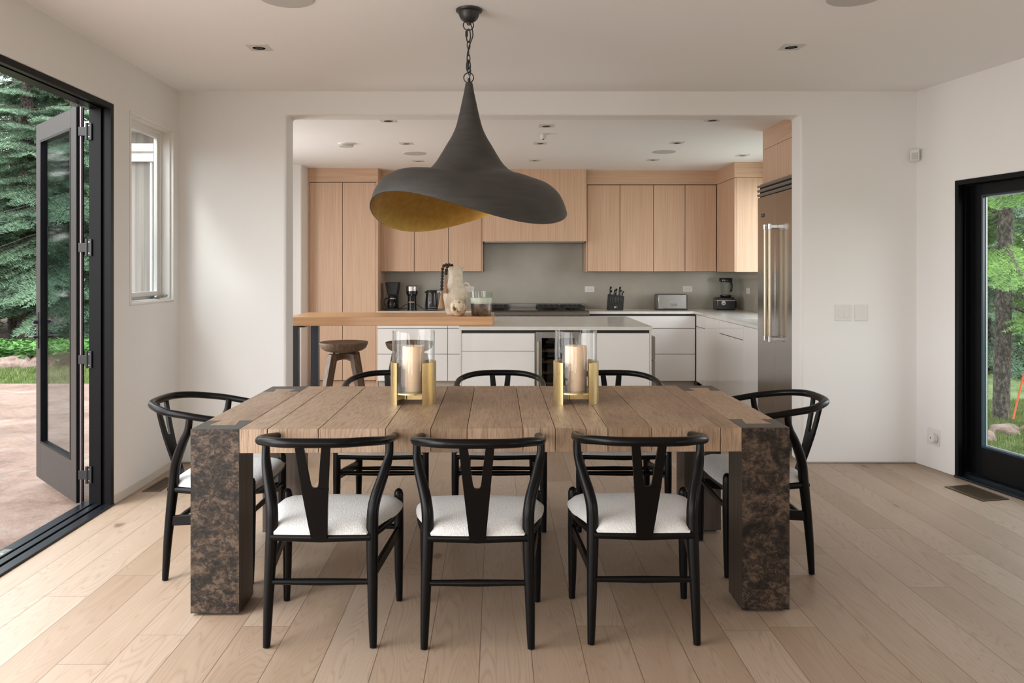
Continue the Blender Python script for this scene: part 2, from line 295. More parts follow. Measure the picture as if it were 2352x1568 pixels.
# ------------------------------------------------------------------ mesh builder
OFF = {}
def catmull(pts, n=8):
    pts = [Vector(p) for p in pts]; out = []
    for i in range(len(pts) - 1):
        p0 = pts[max(i-1, 0)]; p1 = pts[i]; p2 = pts[i+1]; p3 = pts[min(i+2, len(pts)-1)]
        for k in range(n):
            t = k / n
            out.append(.5*((2*p1) + (-p0+p2)*t + (2*p0-5*p1+4*p2-p3)*t*t + (-p0+3*p1-3*p2+p3)*t**3))
    out.append(pts[-1]); return out
class MB:
    def __init__(s): s.v = []; s.f = []; s.mi = []; s.cur = 0
    def add(s, vs, fs):
        b = len(s.v); s.v += [Vector(p) for p in vs]; s.f += [tuple(b + i for i in f) for f in fs]; s.mi += [s.cur] * len(fs); return s
    def box(s, x0, x1, y0, y1, z0, z1, fr=None):
        g = fr if fr else (lambda a, b, c: (a, b, c))
        vs = [g(x, y, z) for z in (z0, z1) for y in (y0, y1) for x in (x0, x1)]
        return s.add(vs, [(0, 2, 3, 1), (4, 5, 7, 6), (0, 1, 5, 4), (2, 6, 7, 3), (0, 4, 6, 2), (1, 3, 7, 5)])
    def prism(s, poly, a0, a1, axis='z', fr=None):
        def m(p, a):
            q = {'z': (p[0], p[1], a), 'y': (p[0], a, p[1]), 'x': (a, p[0], p[1])}[axis]
            return fr(*q) if fr else q
        n = len(poly); vs = [m(p, a0) for p in poly] + [m(p, a1) for p in poly]
        fs = [tuple(range(n))[::-1], tuple(range(n, 2*n))] + [(i, (i+1) % n, n+(i+1) % n, n+i) for i in range(n)]
        return s.add(vs, fs)
    def lathe(s, prof, c=(0, 0, 0), seg=32, a0=0, a1=2*math.pi, axis='z'):
        full = abs(a1 - a0 - 2*math.pi) < 1e-6; m = seg if full else seg + 1; vs = []; c = Vector(c)
        for r, z in prof:
            for k in range(m):
                a = a0 + (a1-a0)*k/seg
                q = Vector((r*math.cos(a), r*math.sin(a), z))
                if axis == 'y': q = Vector((q.x, q.z, q.y))
                if axis == 'x': q = Vector((q.z, q.x, q.y))
                vs.append(c + q)
        fs = []
        for i in range(len(prof)-1):
            for k in range(seg):
                k2 = (k+1) % m
                fs.append((i*m+k, i*m+k2, (i+1)*m+k2, (i+1)*m+k))
        if full:
            if prof[0][0] > 1e-6: fs.append(tuple(range(m))[::-1])
            if prof[-1][0] > 1e-6: fs.append(tuple((len(prof)-1)*m+k for k in range(m)))
        return s.add(vs, fs)
    def tube(s, pts, rad, seg=12, closed=False, flat=1.0, up=None, cap=True):
        pts = [Vector(p) for p in pts]; n = len(pts)
        rad = rad if isinstance(rad, (list, tuple)) else [rad]*n
        if len(rad) != n:
            rr = []; 
            for i in range(n):
                q = i/(n-1)*(len(rad)-1); j = min(int(q), len(rad)-2); rr.append(rad[j] + (rad[j+1]-rad[j])*(q-j))
            rad = rr
        vs = []; prev = None
        for i in range(n):
            t = (pts[(i+1) % n] - pts[i-1]) if closed else (pts[min(i+1, n-1)] - pts[max(i-1, 0)])
            t.normalize()
            if prev is None:
                a = Vector(up) if up else (Vector((0, 0, 1)) if abs(t.z) < .9 else Vector((1, 0, 0)))
            else: a = prev
            a = (a - t*a.dot(t)); a = a.normalized() if a.length > 1e-6 else t.orthogonal().normalized()
            prev = a; b = t.cross(a)
            for k in range(seg):
                th = 2*math.pi*k/seg; vs.append(pts[i] + a*math.cos(th)*rad[i] + b*math.sin(th)*rad[i]*flat)
        fs = []
        for i in range(n if closed else n-1):
            j = (i+1) % n
            for k in range(seg):
                k2 = (k+1) % seg; fs.append((i*seg+k, i*seg+k2, j*seg+k2, j*seg+k))
        if cap and not closed: fs += [tuple(range(seg))[::-1], tuple((n-1)*seg+k for k in range(seg))]
        return s.add(vs, fs)
    def sphere(s, c, r, seg=16, rings=10, sq=(1, 1, 1)):
        prof = [(math.sin(math.pi*i/rings)*r, -math.cos(math.pi*i/rings)*r) for i in range(rings+1)]
        b = len(s.v); s.lathe([(max(p[0], 0), p[1]) for p in prof], (0, 0, 0), seg)
        for i in range(b, len(s.v)): s.v[i] = Vector((s.v[i].x*sq[0]+c[0], s.v[i].y*sq[1]+c[1], s.v[i].z*sq[2]+c[2]))
        return s
    def build(s, name, mat, parent=None, bevel=0, seg=2, smooth=35, weld=True, **props):
        me = bpy.data.meshes.new(name); off = OFF.get(parent.name, Vector((0, 0, 0))) if parent else Vector((0, 0, 0))
        me.from_pydata([tuple(p - off) for p in s.v], [], s.f)
        mats = mat if isinstance(mat, (list, tuple)) else [mat]
        for m in mats: me.materials.append(m)
        if len(mats) > 1: me.polygons.foreach_set('material_index', s.mi)
        if weld:
            bm = bmesh.new(); bm.from_mesh(me); bmesh.ops.remove_doubles(bm, verts=bm.verts, dist=1e-5); bmesh.ops.recalc_face_normals(bm, faces=bm.faces); bm.to_mesh(me); bm.free()
        if smooth:
            me.polygons.foreach_set('use_smooth', [True]*len(me.polygons)); me.set_sharp_from_angle(angle=R(smooth))
        me.update()
        o = bpy.data.objects.new(name, me); COL.objects.link(o)
        if parent: o.parent = parent; OFF[o.name] = off
        if bevel:
            b = o.modifiers.new('edge', 'BEVEL'); b.width = bevel; b.segments = seg; b.limit_method = 'ANGLE'; b.angle_limit = R(40); b.harden_normals = False
        for k, v in props.items(): o[k] = v
        return o
def thing(name, label, cat, loc=(0, 0, 0), rz=0, group=None, local=False):
    o = bpy.data.objects.new(name, None); COL.objects.link(o); o.location = loc; o.rotation_euler = (0, 0, rz); o.empty_display_size = .1
    o['label'] = label; o['category'] = cat
    if group: o['group'] = group
    OFF[o.name] = Vector((0, 0, 0)) if local else Vector(loc)
    return o
def tag(o, label, cat, group=None, kind=None):
    o['label'] = label; o['category'] = cat
    if group: o['group'] = group
    if kind: o['kind'] = kind
    return o
def copy_thing(src, loc, rz=None, label=None, group=None):
    c = src.copy(); COL.objects.link(c); c.location = loc
    if rz is not None: c.rotation_euler = (0, 0, rz)
    if label: c['label'] = label
    if group: c['group'] = group
    for ch in list(src.children):
        d = ch.copy(); COL.objects.link(d); d.parent = c
        for g in ch.children:
            e = g.copy(); COL.objects.link(e); e.parent = d
    return c
def struct(mb, name, mat, **k):
    return mb.build(name, mat, None, kind='structure', **k)
def panel(name, fr, us, zs, holes, thick, mat, bevel=0, seg=3):
    """a wall with real openings: welded shell from a grid of cuts"""
    m = MB(); nu, nz = len(us)-1, len(zs)-1
    solid = lambda i, j: 0 <= i < nu and 0 <= j < nz and (i, j) not in holes
    for i in range(nu):
        for j in range(nz):
            if not solid(i, j): continue
            u0, u1, z0, z1 = us[i], us[i+1], zs[j], zs[j+1]
            for n in (0, thick): m.add([fr(u0, n, z0), fr(u1, n, z0), fr(u1, n, z1), fr(u0, n, z1)], [(0, 1, 2, 3)])
            for (di, dj, a, b) in ((-1, 0, (u0, z0), (u0, z1)), (1, 0, (u1, z0), (u1, z1)), (0, -1, (u0, z0), (u1, z0)), (0, 1, (u0, z1), (u1, z1))):
                if not solid(i+di, j+dj): m.add([fr(a[0], 0, a[1]), fr(b[0], 0, b[1]), fr(b[0], thick, b[1]), fr(a[0], thick, a[1])], [(0, 1, 2, 3)])
    return struct(m, name, mat, bevel=bevel, seg=seg)

# ------------------------------------------------------------------ room shell
YW, ZC, KC = 5.506, 2.687, 2.59          # dining back wall, dining ceiling, kitchen ceiling
LF = lambda u, n, z: (-2.315 - .027*(u-3.5) - n, u, z)                                  # left wall: u = Y, n outwards
RF = lambda u, n, z: (2.957 + .205*u + .979*n, 5.506 - .979*u + .205*n, z)             # right wall from the far corner towards us
BF = lambda u, n, z: (u, YW + n, z)
panel('wall_back', BF, [-2.46, -1.598, 2.124, 3.35], [0, 2.517, 2.9], {(1, 0)}, .195, paint, bevel=.018)
panel('wall_left', LF, [-4.0, -3.6, -.4, .2, 4.537, 4.745, 5.405, 5.70], [0, 1.18, 2.383, 2.9],
      {(1, 0), (1, 1), (3, 0), (3, 1), (5, 1)}, .125, paint, bevel=.012)
panel('wall_right', RF, [-.35, .359, 1.38, 5.8, 7.4, 9.75], [0, 2.0, 2.9], {(1, 0), (3, 0)}, .16, paint, bevel=.008)
panel('wall_rear', lambda u, n, z: (u, -4.0 - n, z), [-2.3, -1.6, -.2, 5.2], [0, .12, 2.3, 2.9], {(1, 1)}, .15, paint)
FP = [(-2.16, -4.2), (-2.45, 5.6), (-2.95, 5.78), (-2.95, 8.75), (-2.45, 9.6), (3.0, 9.6), (3.0, 5.60), (3.07, 5.50), (5.03, -4.02), (5.03, -4.2)]
m = MB(); m.prism(FP, -.12, 0); struct(m, 'floor', floor_m)
m = MB(); m.prism([(-2.18, -4.2), (-2.45, 5.6), (3.1, 5.6), (5.03, -4.02), (5.03, -4.2)], ZC, ZC + .2); struct(m, 'ceiling', ceil_paint)
m = MB(); m.box(-3.0, 3.1, YW + .19, 9.75, KC, KC + .2); m.box(-2.5, 3.1, YW + .10, YW + .19, KC, 2.9); struct(m, 'ceiling', ceil_paint)
# kitchen shell
panel('wall_kitchen_left', lambda u, n, z: (-2.91 - n, u, z), [5.86, 6.15, 7.65, 8.8], [0, 2.35, 2.8], {(1, 0)}, .12, paint)
m = MB(); m.box(-3.03, -2.44, 5.72, 5.85, 0, 2.8); struct(m, 'wall_kitchen_front', paint)
m = MB(); m.prism([(-3.02, 8.65), (-2.338, 8.65), (-2.338, 9.62), (-3.02, 9.62)], 0, 2.8); struct(m, 'wall_kitchen_stub', paint, bevel=.012)
m = MB(); m.box(-2.34, 3.1, 9.50, 9.65, 0, 2.8); struct(m, 'wall_kitchen_back', paint)
panel('wall_kitchen_right', lambda u, n, z: (2.87 + n, u, z), [5.70, 6.75, 8.35, 9.6], [0, 1.1, 2.35, 2.8], {(1, 1)}, .12, paint)
m = MB(); m.box(2.86, 3.35, 5.60, 5.72, 0, 2.8); struct(m, 'wall_kitchen_return', paint)
# small flush baseboard and floor joints
m = MB(); m.box(4.537, YW, -.004, .02, 0, .055, LF); struct(m, 'baseboard_left', plain('beige_base', (.62, .58, .52), .5), bevel=.002)

# ------------------------------------------------------------------ left folding door
m = MB()
m.box(4.500, 4.537, 0, .035, 0, 2.383, LF); m.box(4.512, 4.537, .035, .055, 0, 2.383, LF); m.box(4.493, 4.537, .055, .085, 0, 2.383, LF)
m.box(4.500, 4.537, .085, .128, 0, 2.383, LF)
m.box(.2, 4.537, 0, .030, 2.350, 2.383, LF); m.box(.2, 4.537, .030, .05, 2.362, 2.383, LF); m.box(.2, 4.537, .05, .128, 2.350, 2.383, LF)
m.box(.2, .237, 0, .128, 0, 2.383, LF)
df = struct(m, 'door_1', black_frame, bevel=.002)
m = MB(); m.box(.2, 4.537, -.006, .05, 0, .012, LF); m.box(.2, 4.537, .05, .062, 0, .004, LF); m.box(.2, 4.537, .062, .105, 0, .016, LF)
m.box(.2, 4.537, .105, .112, 0, .005, LF); m.box(.2, 4.537, .112, .175, -.03, .020, LF)
m.build('threshold', plain('blue_black_track', (.007, .009, .013), .32, spec=.3), df, bevel=.002)
m = MB(); m.box(3.66, 3.76, .118, .160, .0195, .0215, LF); m.box(3.70, 3.73, .128, .150, .0215, .0225, LF); m.build('strike_plate', steel, df)
H = Vector((-2.546, 4.497, 0)); E = Vector((-3.147, 5.090, 0)); dU = (E-H).normalized(); dN = Vector((.703, .711, 0)); LW = (E-H).length
DF = lambda u, n, z: tuple(H + dU*u + dN*n + Vector((0, 0, z)))
leaf = thing('folding_door_leaf', 'open bronze door leaf with a tall glass pane swung out over the stone patio', 'door', tuple(H + Vector((0, 0, .02))))
m = MB(); zb, zt, th = .022, 2.362, .045
m.box(0, .10, 0, th, zb, zt, DF); m.box(LW-.10, LW, 0, th, zb, zt, DF); m.box(.10, LW-.10, 0, th, zb, .26, DF); m.box(.10, LW-.10, 0, th, 2.25, zt, DF)
m.build('leaf_frame', bronze, leaf, bevel=.002)
m = MB()
for (a, b, c, d) in ((.10, .114, .26, 2.25), (LW-.114, LW-.10, .26, 2.25), (.10, LW-.10, .26, .274), (.10, LW-.10, 2.236, 2.25)):
    m.box(a, b, -.002, th-.01, c, d, DF)
m.build('glazing_bead', black_frame, leaf)
m = MB(); m.box(.112, LW-.112, .018, .024, .272, 2.238, DF); m.build('pane', pane_dirty, leaf)
m = MB(); m.box(-.006, 0, .004, th-.004, zb, zt, DF); m.build('edge_strip', black_frame, leaf)
m = MB(); c = H + dN*.024 - dU*.014; m.tube([(c.x, c.y, zb), (c.x, c.y, zt)], .0075, 12); m.build('drop_rod', plain('silver_rod', (.22, .19, .20), .35, .9), leaf)
for z in (2.215, 1.53, .87, .19):
    m = MB(); c = H + dN*.034 - dU*.010
    q = Vector((-2.478, 4.492, 0))
    m.tube([(q.x, q.y, z-.05), (q.x, q.y, z+.05)], .0095, 12)
    m.box(q.x-.05, q.x, q.y-.003, q.y+.003, z-.026, z+.026); m.box(q.x, q.x+.028, q.y-.003, q.y+.004, z-.05, z+.05)
    h = m.build('hinge', black_metal, leaf, bevel=.001)
    for dz in (.033, -.033):
        m = MB(); m.box(q.x+.012, q.x+.018, q.y-.006, q.y-.002, z+dz-.003, z+dz+.003); m.build('screw', steel, h)
for n_, sg in ((0, -1), (th, 1)):
    m = MB(); u = LW - .05
    m.box(u-.022, u+.022, min(n_, n_+sg*.006), max(n_, n_+sg*.006), .88, 1.12, DF)
    a = Vector(DF(u, n_, .955)); b = Vector(DF(u, n_+sg*.05, .955)); c2 = Vector(DF(u-.11, n_+sg*.052, .962))
    m.tube([a, b], .009, 10); m.tube(catmull([b, b.lerp(c2, .5), c2], 4), [.009, .008, .006], 10)
    a = Vector(DF(u, n_, 1.055)); b = Vector(DF(u, n_+sg*.028, 1.055)); m.tube([a, b], .014, 12); m.tube([Vector(DF(u-.02, n_+sg*.03, 1.055)), Vector(DF(u+.02, n_+sg*.03, 1.055))], .005, 8)
    m.build('lever_handle', black_metal, leaf, bevel=.001)

# ------------------------------------------------------------------ left window
m = MB(); U0, U1, Z0, Z1 = 4.745, 5.405, 1.18, 2.39
def ring(m, fr, u0, u1, z0, z1, w_, n0, n1, wb=None):
    wb = wb or w_
    m.box(u0, u0+w_, n0, n1, z0, z1, fr); m.box(u1-w_, u1, n0, n1, z0, z1, fr); m.box(u0+w_, u1-w_, n0, n1, z0, z0+wb, fr); m.box(u0+w_, u1-w_, n0, n1, z1-w_, z1, fr)
ring(m, LF, U0, U1, Z0, Z1, .012, -.003, .02); ring(m, LF, U0, U1, Z0, Z1, .022, .02, .075); ring(m, LF, U0, U1, Z0, Z1, .040, .075, .12)
wf = struct(m, 'window_1', white_trim, bevel=.002)
m = MB(); ring(m, LF, U0+.040, U1-.040, Z0+.040, Z1-.040, .030, .088, .112); m.build('sash', white_trim, wf, bevel=.002)
m = MB(); m.box(U0+.068, U1-.068, .098, .102, Z0+.068, Z1-.068, LF); m.build('pane', pane_m, wf)
m = MB(); m.box(U0+.03, U1-.03, .062, .072, Z0+.022, Z0+.042, LF)
q = Vector(LF(5.22, .035, 1.213)); m.sphere(q, .022, 12, 8, (1, 1.3, .55)); b = Vector(LF(5.30, .01, 1.215)); m.tube([q, q.lerp(b, .5)+Vector((0, 0, .014)), b], [.009, .006, .006], 8); m.sphere(b + Vector((0, 0, .004)), .011, 10, 6, (1, 1.5, .7))
m.build('crank_handle', plain('pewter', (.33, .31, .29), .35, .9), wf)

# ------------------------------------------------------------------ right glazed door
m = MB(); a0, a1, DZ = .359, 1.38, 2.0
for (u0, u1) in ((a0, a0+.032), (a1-.032, a1)):
    m.box(u0, u1, -.004, .03, 0, DZ, RF); m.box(u0, u1, .05, .085, 0, DZ, RF)
m.box(a0, a0+.018, .03, .05, 0, DZ, RF); m.box(a1-.018, a1, .03, .05, 0, DZ, RF)
m.box(a0, a0+.026, .085, .16, 0, DZ, RF); m.box(a1-.026, a1, .085, .16, 0, DZ, RF)
m.box(a0+.03, a1-.03, -.004, .03, DZ-.032, DZ, RF); m.box(a0+.018, a1-.018, .03, .05, DZ-.018, DZ, RF); m.box(a0+.026, a1-.026, .05, .16, DZ-.028, DZ, RF)
df = struct(m, 'door_2', black_frame, bevel=.002)
m = MB(); m.box(a0, a1, -.012, .05, 0, .014, RF); m.box(a0, a1, .05, .16, 0, .028, RF); m.build('threshold', plain('blue_black_sill', (.012, .018, .026), .25), df, bevel=.002)
dl = thing('glazed_door_leaf', 'black framed full-glass door leaf closed beside the right corner', 'door', RF(a0+.03, .09, .03))
m = MB(); b0, b1 = a0+.028, a1-.028; z0, z1 = .034, DZ-.032
g0, g1, gz0, gz1 = .488, b1-.10, .224, 1.894
m.box(b0, g0, .088, .135, z0, z1, RF); m.box(g1, b1, .088, .135, z0, z1, RF); m.box(g0, g1, .088, .135, z0, gz0, RF); m.box(g0, g1, .088, .135, gz1, z1, RF)
m.build('leaf_frame', plain('black_door_paint', (.0035, .0035, .004), .38, spec=.2), dl, bevel=.002)
m = MB(); ring(m, RF, g0, g1, gz0, gz1, .012, .082, .12); m.build('glazing_bead', plain('blue_black_bead', (.02, .045, .07), .2), dl, bevel=.002)
m = MB(); ring(m, RF, g0+.011, g1-.011, gz0+.011, gz1-.011, .006, .108, .116); m.build('spacer_strip', plain('pale_spacer', (.55, .60, .62), .3, .4), dl)
m = MB(); m.box(g0+.01, g1-.01, .110, .114, gz0+.01, gz1-.01, RF); m.build('pane', pane_m, dl)

# ------------------------------------------------------------------ dining table
TC = (-.071, 3.66); TR = math.atan(.035/2.433); TW, TD, TH = 1.2165, .565, .755
tb = thing('dining_table', 'large oak plank dining table with dovetailed mottled bronze legs', 'table', (TC[0], TC[1], 0), TR, local=True)
AW, LWd, LDp = .097, .195, .180; zt0 = TH - AW
m = MB(); gap = .0012
seams = [545.4, 610, 726, 878.5, 982, 1065, 1193, 1267, 1338, 1388, 1489, 1648, 1697]
xs = [-(TW-LWd)] + [((px - 545.4)/(1697-545.4)*2 - 1)*(TW-LWd) for px in seams[1:-1]] + [TW-LWd]
for i in range(len(xs)-1): m.box(xs[i]+gap, xs[i+1]-gap, -TD, TD, zt0, TH)
for sx_ in (-1, 1):
    e0, e1 = TW-LWd, TW
    m_, i0, i1 = .058/.195*LWd, .042, .152
    poly = [(e0+gap, -TD+LDp), (e0+.057, -TD+LDp), (e0+.043, -TD+.085), (e0+.152, -TD+.085), (e0+.138, -TD+LDp), (e1, -TD+LDp),
            (e1, TD-LDp), (e0+.138, TD-LDp), (e0+.152, TD-.085), (e0+.043, TD-.085), (e0+.057, TD-LDp), (e0+gap, TD-LDp)]
    poly = [(sx_*a, b) for a, b in poly]
    m.prism(poly, zt0, TH)
m.build('tabletop', table_wood, tb, bevel=.0012, seg=1, smooth=0)
for sx_ in (-1, 1):
    for sy in (-1, 1):
        e0, e1 = TW-LWd, TW; m = MB(); m.cur = 1
        poly = [(e0, TD), (e0, TD-LDp), (e0+.0565, TD-LDp), (e0+.0425, TD-.0845), (e0+.1525, TD-.0845), (e0+.1385, TD-LDp), (e1, TD-LDp), (e1, TD)]
        m.prism([(sx_*a, sy*b) for a, b in poly], zt0, TH)
        m.box(min(sx_*e0, sx_*e1), max(sx_*e0, sx_*e1), min(sy*TD, sy*(TD-LDp)), max(sy*TD, sy*(TD-LDp)), .012, zt0)
        lg = m.build('leg', [patina, patina_plain, cap_m], tb, smooth=0)
        for p in lg.data.polygons:
            if abs(p.normal.y) > .9 and abs(p.center.y) > TD-.01: p.material_index = 0
            elif p.normal.z > .9: p.material_index = 2
            elif abs(p.normal.x) > .9 and abs(p.center.x) > TW - .01: p.material_index = 0
            else: p.material_index = 1
        m = MB(); m.box(*sorted((sx_*(e0+.02), sx_*(e1-.02))), *sorted((sy*(TD-.02), sy*(TD-LDp+.02))), 0, .012); m.build('foot_pad', black_rub, lg)

# ------------------------------------------------------------------ wishbone chairs
def make_chair(label, loc, rz, group):
    t = thing('wishbone_chair', label, 'chair', loc, rz, group, local=True)
    # seat cushion
    D = .43; m = MB(); NX, NY = 18, 18; top = []; bot = []
    def outline(s, v):            # s -1..1 across, v 0..1 rear to front
        hw = .172 + (.262-.172)*math.sin(min(1, v/.80)*math.pi/2)**1.1
        if v > .80: hw -= .035*((v-.80)/.20)**2
        yy = .002 + v*(D-.014)
        yy += .018*(1-s*s)*v - .006*(1-s*s)*(1-v)
        return s*hw, yy
    V = []
    for j in range(NY+1):
        for i in range(NX+1):
            s, v = -1+2*i/NX, j/NY
            x, y = outline(s, v); ed = min(1, (1-abs(s))*4.5)*min(1, v*7)*min(1, (1-v)*7)
            V.append((x, y, .424 + .030*(max(ed, 0)**.45) + .004*math.cos(s*1.5)))
    n = len(V); V += [(x, y, .418) for x, y, z in V]; W = NX+1; fs = []
    for j in range(NY):
        for i in range(NX):
            a = j*W+i; fs.append((a, a+1, a+W+1, a+W)); fs.append((n+a, n+a+W, n+a+W+1, n+a+1))
    for i in range(NX): fs.append((i, n+i, n+i+1, i+1)); a = NY*W+i; fs.append((a, a+1, n+a+1, n+a))
    for j in range(NY): a = j*W; fs.append((a, a+W, n+a+W, n+a)); a = j*W+NX; fs.append((a, n+a, n+a+W, a+W))
    m.add(V, fs); m.build('seat', boucle, t, smooth=60)
    # seat frame
    m = MB()
    m.tube([(-.185, .014, .405), (0, .004, .405), (.185, .014, .405)], [.014, .017, .014], 12, flat=.8)
    m.tube([(-.232, .405, .405), (0, .418, .405), (.232, .405, .405)], [.014, .017, .014], 12, flat=.8)
    for s in (-1, 1): m.tube(catmull([(s*.190, .03, .408), (s*.236, .21, .410), (s*.236, .40, .408)], 5), .0145, 12, flat=.8)
    m.build('seat_frame', black_wood, t)
    for s in (-1, 1):
        m = MB(); m.tube(catmull([(s*.1975, 0, .003), (s*.193, .012, .2), (s*.188, .033, .42), (s*.193, .046, .52), (s*.222, .088, .62), (s*.237, .118, .68), (s*.240, .128, .742)], 6),
                         [.0135, .0185, .0225, .0225, .0215, .019, .016, .014], 14)
        m.build('leg', black_wood, t)
        m = MB(); m.tube([(s*.238, .400, .003), (s*.236, .400, .12), (s*.235, .400, .30), (s*.235, .400, .455), (s*.235, .400, .468), (s*.235, .400, .475)], [.0135, .0175, .0205, .0195, .015, .006], 14)
        m.build('leg', black_wood, t)
        m = MB(); a = Vector((s*.193, .02, .268)); b = Vector((s*.236, .395, .300))
        fr = lambda x, y, z, a=a, b=b: tuple(a.lerp(b, y) + Vector((x, 0, z)))
        m.box(-.0075, .0075, 0, 1, -.023, .023, fr); m.build('stretcher', black_wood, t, bevel=.004)
    m = MB(); m.tube([(-.193, .012, .240), (0, .010, .240), (.193, .012, .240)], [.0105, .0135, .0105], 12); m.build('stretcher', black_wood, t)
    m = MB(); m.tube([(-.235, .400, .315), (0, .402, .315), (.235, .400, .315)], [.0105, .0135, .0105], 12); m.build('stretcher', black_wood, t)
    # Y splat
    def SF(x, th_, q):          # q 0..1 from seat rail to top rail, leaning back and slightly curved
        return (x, -.006 - .101*q - .010*math.sin(q*math.pi) + th_, .405 + .372*q)
    m = MB()
    fork = .52
    def arm(w0, xin0, xin1, xo0, xo1, sgn): pass
    stem = [(-.031, 0), (.031, 0), (.050, fork), (.020, fork), (.010, fork-.035), (0, fork-.045), (-.010, fork-.035), (-.020, fork), (-.050, fork)]
    def slab(poly, rows):
        """poly given as list of (left x, right x, q) rows"""
        vs = []
        for (l, r, q) in rows:
            for th_ in (-.006, .006): vs += [SF(l, th_, q), SF(r, th_, q)]
        fs = []
        for i in range(len(rows)-1):
            a = i*4; b = a+4
            fs += [(a, a+1, b+1, b), (a+2, b+2, b+3, a+3), (a, b, b+2, a+2), (a+1, a+3, b+3, b+1)]
        fs += [(0, 2, 3, 1), (len(vs)-4, len(vs)-3, len(vs)-1, len(vs)-2)]
        m.add(vs, fs)
    outer = lambda q: .030 + .034*q
    rows = [(-outer(q), outer(q), q) for q in (0, .1, .2, .3, .4, .5, .555)]
    # arms start at the bottom of the fork
    qs = [.555, .56, .57, .59, .63, .7, .8, .9, 1.0]
    inner = [0.0, .006, .0105, .0135, .016, .019, .0235, .028, .033]
    full = rows
    slab(None, full)
    for s in (-1, 1):
        slab(None, [tuple(sorted((s*inner[i], s*outer(q)))) + (q,) for i, q in enumerate(qs)])
    m.build('back_splat', black_wood, t, bevel=.003)
    m = MB(); half = [(0, -.110, .782), (.11, -.100, .781), (.182, -.050, .775), (.230, .02, .763), (.244, .11, .751), (.243, .19, .738), (.235, .265, .727), (.230, .285, .725)]
    pts = [(-a, b, c) for a, b, c in half[:0:-1]] + half
    m.tube(catmull(pts, 5), [.010, .015, .0155, .016, .0165, .017, .0175, .017, .0165, .016, .0155, .015, .010], 14, up=(0, 0, 1))
    m.build('top_rail', black_wood, t)
    return t
gch = 'wishbone chairs around the dining table'
ch0 = make_chair('black wishbone chair with white seat, seen from behind, leftmost of the near three', (-.694, 2.823, 0), 0, gch)
copy_thing(ch0, (-.109, 2.812, 0), R(.3), 'black wishbone chair with white seat, seen from behind, middle of the near three')
copy_thing(ch0, (.511, 2.845, 0), R(-.4), 'black wishbone chair with white seat, seen from behind, next to the right bronze leg')
copy_thing(ch0, (-1.542, 3.632, 0), R(-90), 'black wishbone chair at the left head of the table, next to the folding door')
copy_thing(ch0, (1.400, 3.70, 0), R(90), 'black wishbone chair at the right head of the table, near the glazed door')
copy_thing(ch0, (-.673, 4.462, 0), R(180), 'black wishbone chair across the table facing us, behind the left candle holder')
copy_thing(ch0, (-.042, 4.462, 0), R(180), 'black wishbone chair across the table facing us, between the two candle holders')
copy_thing(ch0, (.622, 4.462, 0), R(180), 'black wishbone chair across the table facing us, behind the right candle holder')

# ------------------------------------------------------------------ candle holders
def candle_holder(loc, label, clabel):
    t = thing('hurricane_holder', label, 'candle holder', loc, 0, 'brass and glass hurricanes on the dining table')
    c = Vector(loc); Ro, Ri = .110, .1065; zb = loc[2]
    for a0_, a1_ in ((R(-62), R(98)), (R(122), R(231))):
        if a0_ < 0: a0_, a1_ = R(-61), R(52)
        m = MB(); m.lathe([(Ri, zb), (Ro, zb), (Ro, zb+.20), (Ri, zb+.20), (Ri, zb)], (c.x, c.y, 0), 22, a0_, a1_)
        n = 23; b = len(m.v) - 5*n
        m.add([m.v[b+k*n] for k in range(4)], [(0, 1, 2, 3)]); m.add([m.v[b+k*n+n-1] for k in range(4)], [(3, 2, 1, 0)])
        m.build('brass_plate', brass, t)
    m = MB(); m.box(c.x-.035, c.x+.105, c.y-.004, c.y+.004, zb+.014, zb+.050); m.box(c.x-.039, c.x-.031, c.y-.004, c.y+.098, zb+.014, zb+.050); m.build('cross_bar', brass, t)
    m = MB(); m.lathe([(0, zb+.050), (.1055, zb+.050), (.1055, zb+.057), (0, zb+.057)], (c.x, c.y, 0), 40); m.build('tray', brass, t)
    m = MB(); ri, ro = .0985, .1025; m.lathe([(ri, zb+.058), (ro, zb+.058), (ro, zb+.345), (ro-.001, zb+.348), (ri+.001, zb+.348), (ri, zb+.345), (ri, zb+.058)], (c.x, c.y, 0), 48); m.build('glass_cylinder', hglass, t, smooth=60)
    k = thing('pillar_candle', clabel, 'candle', (c.x, c.y, zb+.052), 0, 'cream pillar candles in the hurricanes')
    m = MB(); z0 = zb+.0575; z1 = z0+.217
    m.lathe([(.0, z0), (.051, z0), (.053, z0+.003), (.053, z1-.006), (.051, z1), (.046, z1), (.040, z1-.004), (0, z1-.006)], (c.x, c.y, 0), 36); m.build('wax_pillar', wax, k)
    m = MB(); m.tube([(c.x, c.y, z1-.006), (c.x+.001, c.y, z1+.008)], .0012, 6); m.build('wick', dark, k)
candle_holder((-.4556, 3.705, TH), 'brass plate holder with clear glass cylinder, left one on the dining table', 'cream pillar candle inside the left glass cylinder')
candle_holder((.335, 3.715, TH), 'brass plate holder with clear glass cylinder, right one on the dining table', 'cream pillar candle inside the right glass cylinder')

